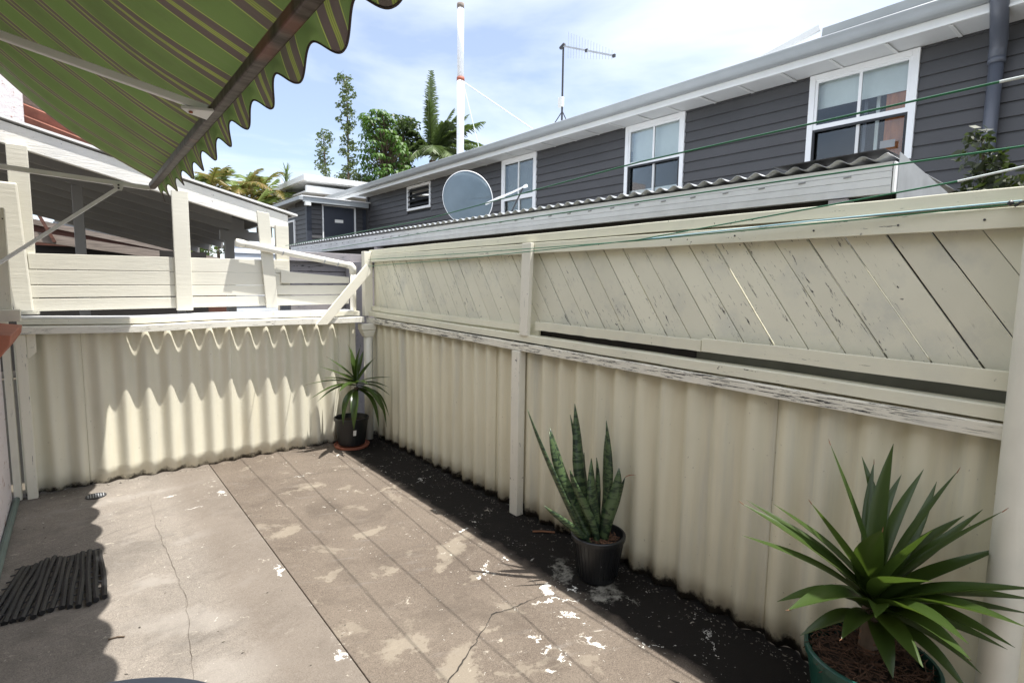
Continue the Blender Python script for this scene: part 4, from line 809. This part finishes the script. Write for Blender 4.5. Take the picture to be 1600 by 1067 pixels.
link('side_window_pane', MB().box(5.93, 5.95, 19.06, 19.7, 2.0, 3.63), 'screen', rw)
link('barge', MB().box(5.75, 7.92, 17.55, 17.62, 4.13, 4.29), 'gutter', rw, bevel=.004)
link('roof_sheet', MB().hexa([(5.70, 17.52, 4.295), (7.98, 17.52, 4.295), (7.98, 21, 4.295), (5.70, 21, 4.295)], [(5.70, 17.52, 4.325), (7.98, 17.52, 4.325), (7.98, 21, 4.325), (5.70, 21, 4.325)]), 'white_metal', rw)
link('side_gutter', MB().box(5.60, 5.74, 17.5, 21, 4.17, 4.29), 'gutter', rw, bevel=.01)
link('gutter_outlet', MB().box(5.80, 5.98, 17.50, 17.62, 4.02, 4.12), 'fascia', rw, bevel=.005)
# small white lamp / camera near the wing foot, seen over the carport gutter
t = thing('roof_vent', 'small white vent box sitting on the carport roof below the wing', 'vent', (3.9, 9.0, 2.2))
link('vent_body', MB().box(3.85, 3.95, 8.75, 9.1, 2.13, 2.20), 'frame', t, bevel=.01)
link('vent_pipe', MB().tube([(3.9, 9.1, 2.2), (3.9, 9.2, 2.28), (3.9, 9.35, 2.31)], .012, 6), 'galv', t)
# flat roofed modern building
fb_ = thing('flat_roofed_building', 'building with stacked white flat roof edges beyond the wing', 'building', (10, 24, 0))
link('roof_slab', MB().box(6.93, 15, 21, 30, 5.425, 5.63), 'fascia', fb_, bevel=.005)
link('soffit', MB().box(7.02, 15, 21.1, 29.9, 5.40, 5.424), 'soffit', fb_)
link('lower_fascia', MB().box(7.08, 15, 21.2, 21.35, 5.02, 5.27), 'fascia', fb_, bevel=.005)
link('lower_soffit', MB().box(7.1, 15, 21.36, 29, 5.04, 5.10), 'soffit', fb_)
link('wall', MB().box(8.2, 15, 23, 29, 0, 5.39), 'weatherboard', fb_)

# flue pole and antenna
fl = thing('flue_pole', 'tall white flue pipe with a rusty band behind the house roof', 'flue', (9.5, 14.4, 4.9))
link('pipe', MB().tube([(9.5, 14.38, 4.9), (9.5, 14.38, 7.85)], .112, 18), 'flue', fl, smooth=True)
link('upper_pipe', MB().tube([(9.5, 14.38, 7.85), (9.5, 14.40, 9.86)], .10, 18), 'flue', fl, smooth=True)
link('band', MB().tube([(9.5, 14.38, 7.76), (9.5, 14.38, 7.86)], .12, 18), 'rust', fl, smooth=True)
link('cap', MB().tube([(9.5, 14.40, 9.85), (9.5, 14.40, 9.98)], .108, 18), 'grey_wood', fl, smooth=True)
link('stay', MB().tube([(9.5, 14.3, 7.74), (9.5, 11.0, 5.66)], .018, 6), 'wire_white', fl)
link('stay', MB().tube([(9.5, 14.25, 7.7), (9.5, 13.38, 5.6)], .010, 6), 'wire_white', fl)
an = thing('tv_antenna', 'tv antenna on a thin mast with a horizontal boom of short rods', 'antenna', (9, 9.4, 5.1))
link('mast', MB().tube([(9, 9.39, 4.95), (9, 9.40, 7.04)], .022, 8), 'dark_metal', an)
link('junction_box', MB().box(8.96, 9.03, 9.36, 9.50, 5.73, 5.95), 'label', an, bevel=.01)
A, B = Vector((9, 9.46, 7.09)), Vector((9, 7.88, 6.395)); link('boom', MB().beam(A, B, .030, .035), 'galv', an)
link('boom_head', MB().beam((9, 9.50, 7.04), (9, 9.36, 7.10), .06, .05), 'dark_metal', an)
for k in range(16):
    f_ = .14+k*.055; p = A.lerp(B, f_); h = .36*(1-f_*.72); link('element', MB().tube([(p.x, p.y, p.z-h*.75), (p.x, p.y, p.z+h)], .0048, 4), 'galv', an)
for k in (.5, 1.0): p = A.lerp(B, k); link('boom_clip', MB().box(p.x-.02, p.x+.02, p.y-.03, p.y+.03, p.z-.03, p.z+.03), 'dark_metal', an)
link('stay', MB().tube([(9, 9.40, 5.62), (9, 9.78, 5.3)], .012, 5), 'dark_metal', an)
link('stay', MB().tube([(9, 9.40, 5.66), (9.3, 9.35, 5.2)], .012, 5), 'dark_metal', an)

# ------------------------------------------------------------------ potted plants
def blade(base, tip, w, bow=.12, side=0.0, fold=.25, n=10, droop=0.0, base_w=.55, wp=.42):
    """a pointed strap leaf, V-folded, as a thin sheet"""
    b_, t_ = Vector(base), Vector(tip); d = t_-b_; Ln = d.length; upv = Vector((0, 0, 1)); hz = d.cross(upv)
    if hz.length < 1e-3: hz = Vector((1, 0, 0))
    hz.normalize(); nrm_ = hz.cross(d).normalized()
    if nrm_.z < 0: nrm_ = -nrm_
    if abs(nrm_.z) < .35: nrm_ = nrm_
    rows = []
    for i in range(n+1):
        u = i/n; p = b_ + d*u + nrm_*(bow*Ln*math.sin(math.pi*u**.85)) + hz*(side*Ln*math.sin(math.pi*u)) - upv*(droop*Ln*u*u*(1-u)*2)
        if u < wp: ww = base_w+(1-base_w)*math.sin(u/wp*math.pi/2)
        else: ww = max(0.02, 1-((u-wp)/(1-wp))**1.7)
        ww *= w/2; rows.append([p-hz*ww+nrm_*ww*fold, p-nrm_*ww*fold*.3, p+hz*ww+nrm_*ww*fold])
    return MB().grid(rows)
def pot(t, c, r0, r1, h, mat, rim=.012, soil='soil'):
    link('pot', MB().lathe(c, [(r0*.9, 0), (r0, .006), (r1*.985, h-.03), (r1*.99, h-.028), (r1+rim*.5, h-.027), (r1+rim*.6, h-.004), (r1+rim*.3, h), (r1-.006, h), (r1-.012, h-.03), (r1-.02, h-.05)], 40), mat, t)
    o = t.children[-1] if t.children else None
    link('soil', MB().lathe(c, [(r1*.5, h-.06), (r1-.02, h-.058), (r1-.022, h-.045), (r1*.6, h-.038), (.005, h-.034)], 24), soil, t)
# corner yucca
cy = thing('corner_potted_yucca', 'small potted yucca in the far corner, in a black pot with a white sticker', 'potted plant', (2.115, 5.19, 0.03))
pc = (2.115, 5.16, .03); pot(cy, pc, .13, .165, .275, 'black_pot')
link('sticker', MB().add([(2.070, 5.016, .145), (2.098, 5.012, .145), (2.100, 5.004, .20), (2.070, 5.007, .20)], [(0, 1, 2, 3)]), 'label', cy, solid=.001, off=1)
CR = Vector((2.147, 5.096, .63)); link('trunk', MB().tube([(2.12, 5.14, .24), (2.13, 5.12, .4), tuple(CR+Vector((0, 0, -.02)))], [.022, .02, .024], 8), 'bark', cy)
def tip_bit(b_, tp, par):
    b_, tp = Vector(b_), Vector(tp); d = (tp-b_).normalized(); link('dry_tip', MB().tube([tuple(tp-d*.010), tuple(tp+d*.003), tuple(tp+d*.014)], [.0016, .0014, .0004], 5), 'dead_leaf', par)
COR = [(2.088, 5.146, 1.032, 0.04), (2.152, 5.237, 0.994, 0.035), (2.196, 5.104, 1.011, 0.04), (2.285, 5.232, 0.953, 0.04), (1.919, 5.263, 0.91, 0.035), (1.812, 5.164, 0.836, 0.04), (1.703, 5.15, 0.532, 0.035), (1.748, 5.106, 0.504, 0.035), (1.703, 5.234, 0.662, 0.03), (2.40, 4.834, 0.725, 0.03), (2.369, 4.831, 0.628, 0.035), (2.40, 4.865, 0.533, 0.035), (2.328, 4.81, 0.246, 0.04), (2.38, 4.856, 0.322, 0.035), (2.248, 4.812, 0.239, 0.035), (2.376, 4.935, 0.311, 0.03), (2.034, 4.906, 0.233, 0.045), (1.954, 4.973, 0.276, 0.04), (1.998, 5.3, 0.753, 0.035), (1.876, 5.264, 0.709, 0.035), (2.378, 5.179, 0.873, 0.03), (2.087, 4.688, 0.711, 0.03), (1.854, 4.796, 0.648, 0.04), (2.257, 4.756, 0.433, 0.035)]
for i, (x, y, z, w) in enumerate(COR):
    tp = Vector((x, y, z)); lowf = max(0, (.75-z))/.5
    b0 = CR + Vector((rnd(-.012, .012), rnd(-.012, .012), .03-.07*lowf)); link('leaf', blade(b0, tp, w*1.65, .04+.20*lowf, rnd(-.03, .03), .3), 'yucca', cy, smooth=True)
    if i % 4 == 0: tip_bit(b0, tp, cy)
top('saucer', MB().lathe((2.115, 5.16, 0), [(.14, 0), (.165, .004), (.175, .028), (.170, .029), (.16, .010), (.02, .009)], 36), 'terracotta', 'shallow terracotta saucer under the corner yucca pot', 'saucer')
# snake plant
sp = thing('potted_snake_plant', 'upright snake plant with dark banded leaves in a black pot mid fence', 'potted plant', (2.243, 1.965, 0))
SC = (2.243, 1.965, 0); pot(sp, SC, .108, .146, .262, 'black_pot', .014)
for k in range(36):
    a = 2*math.pi*k/36; link('pot_rib', MB().beam((SC[0]+.1135*math.cos(a), SC[1]+.1135*math.sin(a), .03), (SC[0]+.1425*math.cos(a), SC[1]+.1425*math.sin(a), .225), .004, .004), 'black_pot', sp)
link('sticker', MB().lathe((2.168, 1.872, .115), [(.001, 0), (.007, .004), (.008, .012), (.001, .022)], 8), 'label', sp)
SN = [((2.143, 2.002, 0.259), (1.925, 2.219, 0.964), 0.04), ((2.19, 1.977, 0.24), (2.029, 2.156, 0.838), 0.072), ((2.198, 2.019, 0.229), (2.084, 2.226, 0.836), 0.05), ((2.235, 2.003, 0.209), (2.222, 2.171, 0.967), 0.066), ((2.239, 2.042, 0.219), (2.256, 2.229, 0.886), 0.05), ((2.266, 1.94, 0.239), (2.316, 1.988, 0.892), 0.045), ((2.313, 1.953, 0.251), (2.376, 2.041, 0.784), 0.06), ((2.269, 2.02, 0.238), (2.314, 2.153, 0.664), 0.05), ((2.232, 1.954, 0.255), (2.209, 2.008, 0.687), 0.07), ((2.282, 1.993, 0.237), (2.339, 2.091, 0.648), 0.04), ((2.259, 1.915, 0.251), (2.301, 1.89, 0.646), 0.066), ((2.293, 1.935, 0.241), (2.39, 1.905, 0.57), 0.05), ((2.166, 1.941, 0.253), (1.924, 2.056, 0.468), 0.05), ((2.195, 1.924, 0.237), (2.049, 1.999, 0.66), 0.045)]
vd = Vector((.7, .7, 0))
for i, (a, b_, w) in enumerate(SN):
    a, b_ = Vector(a), Vector(b_); a.z = .2; a = Vector((SC[0], SC[1], a.z)).lerp(a, .8); d_ = b_-a; hz = Vector((.72, -.69, 0)) if abs(d_.normalized().z) > .6 else d_.cross(Vector((0, 0, 1))).normalized()
    ang = rnd(-.7, .7); hz = Vector((hz.x*math.cos(ang)-hz.y*math.sin(ang), hz.x*math.sin(ang)+hz.y*math.cos(ang), 0)); nn_ = d_.cross(hz).normalized(); rows = []
    for k in range(13):
        u = k/12; tw = ang*.6*u; h2 = hz*math.cos(tw)+nn_*math.sin(tw); n2 = nn_*math.cos(tw)-hz*math.sin(tw)
        p = a + d_*u + nn_*(.03*d_.length*math.sin(math.pi*u)*(1 if i % 2 else -1)) + h2*(.012*math.sin(u*5+i))
        ww = w/1.75*(.55+.45*math.sin(min(1, u/.5)*math.pi/2)) if u < .6 else w/2*max(.03, (1-((u-.6)/.4)**2.0))
        rows.append([p-h2*ww+n2*ww*.35, p-h2*ww*.4, p+h2*ww*.4, p+h2*ww+n2*ww*.35])
    link('leaf', MB().grid(rows), 'snake', sp, smooth=True, solid=.0035, off=0)
link('dead_tip', blade((2.385, 1.905, .565), (2.43, 1.86, .585), .018), 'dead_leaf', sp)
# big yucca
by = thing('large_potted_yucca', 'large yucca with broad sword leaves in a dark green pot, lower right', 'potted plant', (2.16, .60, 0))
BC = (2.165, .592, 0); pot(by, BC, .15, .205, .345, 'green_pot', .012, 'soil')
CB = Vector((2.18, .60, .525)); link('trunk', MB().tube([(2.155, .60, .27), (2.165, .60, .42), (2.18, .60, .52), tuple(CB)], [.034, .031, .033, .03], 10), 'bark', by, smooth=True)
for k in range(7): link('trunk_ring', MB().tube([(2.160+k*.004, .60, .34+k*.026), (2.161+k*.004, .60, .348+k*.026)], .0355, 10), 'mulch', by)
BIG = [(2.169, 0.782, 1.081, 0.06), (2.326, 0.624, 1.087, 0.06), (2.43, 0.755, 0.985, 0.05), (2.43, 0.711, 0.973, 0.04), (2.42, 0.548, 0.992, 0.05), (2.43, 0.508, 0.955, 0.05), (2.303, 0.427, 1.045, 0.055), (2.43, 0.421, 0.855, 0.05), (2.42, 0.371, 0.898, 0.06), (1.877, 0.721, 0.943, 0.055), (2.061, 0.925, 0.823, 0.045), (2.065, 1.036, 0.803, 0.05), (2.001, 1.019, 0.809, 0.055), (2.212, 1.019, 0.72, 0.045), (1.931, 0.975, 0.714, 0.05), (2.02, 0.55, 0.87, 0.07), (1.90, 0.383, 0.81, 0.055), (1.828, 0.785, 0.578, 0.05), (1.735, 0.709, 0.622, 0.065), (2.297, 0.867, 0.411, 0.05), (1.893, 0.289, 0.671, 0.055), (2.253, 0.195, 0.748, 0.06), (2.062, 0.195, 0.701, 0.055), (2.32, 0.21, 0.632, 0.05), (2.335, 0.355, 0.388, 0.04), (2.409, 0.887, 0.33, 0.04), (2.43, 0.617, 0.95, 0.05), (2.43, 0.543, 0.772, 0.05), (1.97, .40, .50, .06), (2.25, .25, .52, .06), (1.95, .62, .48, .05), (2.02, .42, .92, .05), (2.42, .75, .6, .05), (2.3, .3, .95, .05), (2.02, .30, .56, .06), (2.12, .22, .60, .065), (2.28, .20, .70, .065), (2.0, .48, .40, .05), (1.92, .52, .62, .05), (2.1, .30, .40, .05), (2.22, .30, .42, .05), (1.95, .75, .42, .05), (2.38, .30, .80, .06)]
for i, (x, y, z, w) in enumerate(BIG):
    tp = Vector((x, y, z)); lowf = min(1.1, max(0, (.92-z))/.5)
    b0 = CB + Vector((rnd(-.012, .012), rnd(-.012, .012), .03-.08*lowf)); link('leaf', blade(b0, tp, w*(1.0 if z > .88 else 1.35), .02+.13*lowf, rnd(-.07, .07), rnd(.2, .5), n=12), 'yucca', by, smooth=True)
    if i % 3 == 0: tip_bit(b0, tp, by)
mb = MB()
for _ in range(700):
    a, r_ = rnd(0, 6.28), .185*math.sqrt(rnd(0, 1)); p = Vector((BC[0]+r_*math.cos(a), BC[1]+r_*math.sin(a), .315+.05*(1-r_/.185)+rnd(0, .025))); q = rnd(0, 6.28); l_ = rnd(.02, .06)
    mb.beam(p, p+Vector((math.cos(q)*l_, math.sin(q)*l_, rnd(-.008, .012))), .003, .002)
o = link('straw_mulch', mb, 'mulch', by); o['kind'] = 'stuff'
mb = MB()
for _ in range(170):
    a, r_ = rnd(0, 6.28), .115*math.sqrt(rnd(0, 1)); p = Vector((SC[0]+r_*math.cos(a), SC[1]+r_*math.sin(a), .228+rnd(0, .006))); q = rnd(0, 6.28); l_ = rnd(.01, .03)
    mb.beam(p, p+Vector((math.cos(q)*l_, math.sin(q)*l_, rnd(-.003, .006))), .006, .003)
o = link('bark_mulch', mb, 'mulch', sp); o['kind'] = 'stuff'

# ------------------------------------------------------------------ round table in the foreground
t = thing('round_table', 'round grey tabletop just entering the bottom edge of the photo', 'table', (-.116, 1.107, 0))
smooth_angle(link('tabletop', MB().lathe((-.116, 1.107, .715), [(.36, 0), (.374, .006), (.376, .018), (.371, .025), (.01, .025)], 64), 'table', t))
link('pedestal', MB().tube([(-.116, 1.107, .02), (-.116, 1.107, .715)], .03, 14), 'dark_metal', t)
link('base', MB().lathe((-.116, 1.107, 0), [(.2, 0), (.2, .012), (.04, .03), (.01, .03)], 32), 'dark_metal', t)

# ------------------------------------------------------------------ trees
def frond(mb, base, az, el, Ln, drop, lw=.05, ll=.45, nL=26, up_=None):
    """arching palm frond: rachis plus leaflets"""
    d0 = Vector((math.cos(az)*math.cos(el), math.sin(az)*math.cos(el), math.sin(el))); pts = []
    for i in range(nL+1):
        u = i/nL; pts.append(Vector(base)+d0*Ln*u - Vector((0, 0, drop*Ln*u*u)))
    mb.tube(pts[::3]+[pts[-1]], [.03*(1-.8*i/len(pts[::3])) for i in range(len(pts[::3])+1)], 4)
    for i in range(3, nL+1):
        u = i/nL; t_ = (pts[i]-pts[i-1]).normalized(); s_ = t_.cross(Vector((0, 0, 1)))
        if s_.length < .05: s_ = Vector((math.sin(az), -math.cos(az), 0))
        s_.normalize(); l_ = ll*math.sin(math.pi*(.12+.80*u))*rnd(.85, 1.15)
        for sg in (-1, 1):
            dd = (s_*sg*.85 + t_*.75 - Vector((0, 0, rnd(.1, .45)))).normalized(); p = pts[i]; w = t_*lw*.5
            mb.add([p-w, p+w, p+dd*l_*.6+w*.7-Vector((0, 0, .03*l_)), p+dd*l_-Vector((0, 0, .18*l_)), p+dd*l_*.6-w*.7-Vector((0, 0, .03*l_))], [(0, 1, 2, 3, 4)])
# umbrella tree: whorls of drooping leaflets
t = thing('umbrella_tree', 'bright green umbrella tree with drooping leaf whorls behind the roofs', 'tree', (11.6, 24, 0))
mb = MB(); br = MB()
for k in range(210):
    a = rnd(0, 6.28); u = rnd(0, 1)
    zc = 5.6+u*3.7; rr = (1.25-.55*abs(u-.45)) * math.sqrt(rnd(.1, 1)); 
    if u > .8: rr *= .8
    c = Vector((11.65 + rr*math.cos(a) - .55*max(0, u-.55)*2, 24+rr*math.sin(a), zc)); nl = random.randint(7, 10); L_ = rnd(.22, .36)
    br.tube([(11.7, 24, c.z-.7), tuple(c)], [.03, .012], 4)
    for j in range(nl):
        q = 2*math.pi*j/nl+rnd(-.2, .2); o_ = Vector((math.cos(q), math.sin(q), .12)); s_ = Vector((-math.sin(q), math.cos(q), 0)); w = L_*.24
        p0, p1, p2 = c+o_*.06, c+o_*(.06+L_*.55), c+o_*(.06+L_*.85)-Vector((0, 0, L_*.55))
        mb.add([p0, p1+s_*w, p2, p1-s_*w], [(0, 1, 2, 3)])
link('crown', mb, 'tree_a', t); link('branches', br, 'bark', t); link('trunk', MB().tube([(11.7, 24, 0), (11.65, 24, 6), (11.6, 24, 8.5)], [.16, .12, .05], 8), 'bark', t)
# dark tree
def leafy_tree(name, label, cx, cy_, z0, z1, rad, n, size, mat, clumps=26, gap=.5, taper=.3, tr=.08):
    t = thing(name, label, 'tree', (cx, cy_, 0)); mb = MB(); br = MB()
    for k in range(clumps):
        u = (k+.5)/clumps; z = z0+(z1-z0)*u; rr = rad*(1-taper*u)*math.sqrt(rnd(.05, 1)); a = rnd(0, 6.28); c = (cx+rr*math.cos(a), cy_+rr*math.sin(a), z+rnd(-.1, .1))
        leaf_cloud(mb, c, (rad*gap, rad*gap, rad*gap*.8), n//clumps, size); br.tube([(cx, cy_, z-.5*rad), c], [tr*.35, tr*.12], 4)
    link('crown', mb, mat, t); link('branches', br, 'bark', t); link('trunk', MB().tube([(cx, cy_, 0), (cx+.05, cy_, (z0+z1)/2), (cx, cy_, z1)], [tr*1.3, tr*.8, tr*.15], 7), 'bark', t); return t
leafy_tree('broadleaf_tree', 'dark bushy tree between the umbrella tree and the palm', 12.9, 24.6, 5.5, 9.6, .95, 5200, .17, 'tree_b', 34, .42, .25, .12)
leafy_tree('slender_tree', 'tallest thin feathery tree standing over the white flat roof', 9.85, 24, 6.3, 10.7, .30, 1500, .14, 'bamboo', 44, .62, -.3, .045)
leafy_tree('slender_tree', 'shorter thin feathery tree left of the tallest one', 8.8, 24, 5.6, 8.1, .40, 900, .13, 'bamboo', 22, .6, .5, .035)
leafy_tree('low_bush', 'olive bush peeping over the white flat roof', 10.6, 25, 5.9, 6.6, .9, 1500, .14, 'bamboo', 16, .4, .2, .05)
leafy_tree('garden_bush', 'green bottlebrush bush glimpsed under the shelter roof', 1.5, 15.5, 1.6, 2.95, .85, 3000, .11, 'palm_lime', 18, .4, .1, .03)
leafy_tree('garden_bush', 'dark green bush glimpsed between the shelter rear posts', 2.75, 16, 1.2, 3.3, .75, 2600, .12, 'tree_b', 18, .4, .1, .03)
# palm behind the flue
t = thing('tall_palm', 'palm with an upright new frond behind the white flue pole', 'palm tree', (14.2, 24, 0))
mb = MB(); c = (14.2, 24, 7.9)
for q in range(4): frond(mb, c, R(60+q*40), R(88-q*.6), 4.1-q*.5, .01, .08, .40+.16*q, 46)
frond(mb, c, R(80), R(87), 4.1, .01, .07, .55, 34); frond(mb, c, R(150), R(84), 3.3, .05, .07, .6, 30); frond(mb, (14.3, 24, 7.9), R(-20), R(62), 3.6, .28, .07, .7, 30)
for az, el, L_, dr in ((-35, 50, 3.9, .32), (10, 48, 3.6, .40), (-60, 32, 3.0, .45), (40, 30, 3.0, .6), (170, 45, 2.2, .7), (200, 35, 2.0, .8), (-10, 20, 3.4, .45), (-30, 8, 3.0, .5), (120, 55, 2.4, .6), (-90, 30, 2.2, .7), (0, 33, 3.4, .55), (-25, 58, 3.7, .4), (-15, 42, 3.7, .45), (20, 40, 3.4, .5), (-50, 60, 3.2, .5), (150, 30, 2.0, .8), (-120, 40, 2.2, .7), (-20, 72, 3.3, .25), (-70, 70, 2.8, .4), (30, 68, 3.0, .35), (160, 65, 2.6, .5), (-40, 66, 3.6, .35), (-10, 64, 3.2, .45), (-5, 25, 3.0, .35), (175, 60, 2.0, .7), (60, 55, 2.8, .5)): frond(mb, c, R(az), R(el), L_, dr, .10, .85, 38)
link('crown', mb, 'palm', t); link('trunk', MB().tube([(14.15, 24, 0), (14.15, 24, 5), (14.2, 24, 7.7)], [.2, .16, .15], 10), 'bark', t)
# golden palm clump
t = thing('golden_cane_palm', 'clump of orange-tipped golden cane palms left of the white roofs', 'palm tree', (5.6, 24, 0))
mb = MB(); mg = MB()
for k in range(60):
    c = (5.45+rnd(-1.2, 1.1), 24+rnd(-.7, .7), 5.0+rnd(-.5, .5)); frond(mb if k % 3 else mg, c, rnd(0, 6.28), R(rnd(15, 80)), rnd(1.2, 1.9), rnd(.3, .7), .06, .42, 22)
link('crown', mb, 'palm_gold', t); link('lime_fronds', mg, 'palm_lime', t)
mb = MB(); frond(mb, (5.6, 23.0, 4.4), R(15), R(42), 2.3, .28, .07, .7, 30); frond(mb, (5.6, 23.0, 4.4), R(5), R(60), 1.9, .2, .07, .6, 30); link('lime_fronds', mb, 'palm_lime', t)
for k in range(5): link('cane', MB().tube([(4.6+k*.5, 24, 0), (4.5+k*.5, 24, 4.2)], [.07, .05], 6), 'bark', t)
t = thing('spiky_pandanus', 'small spiky palm top between golden palms and white roof', 'palm tree', (7.2, 24, 0))
mb = MB()
for k in range(60):
    a = rnd(0, 6.28); zc = 5.3+rnd(0, .9); el = R(rnd(20, 75)); d_ = Vector((math.cos(a)*math.cos(el), math.sin(a)*math.cos(el), math.sin(el))); p = Vector((7.2, 24, zc)); s_ = d_.cross(Vector((0, 0, 1))).normalized()*.03
    mb.add([p-s_, p+s_, p+d_*.32+s_*.5, p+d_*.42, p+d_*.32-s_*.5], [(0, 1, 2, 3, 4)])
link('crown', mb, 'palm', t); link('trunk', MB().tube([(7.2, 24, 0), (7.2, 24, 6.1)], [.08, .03], 6), 'bark', t)

for o in list(bpy.data.objects):
    if '_b' in o: del o['_b']
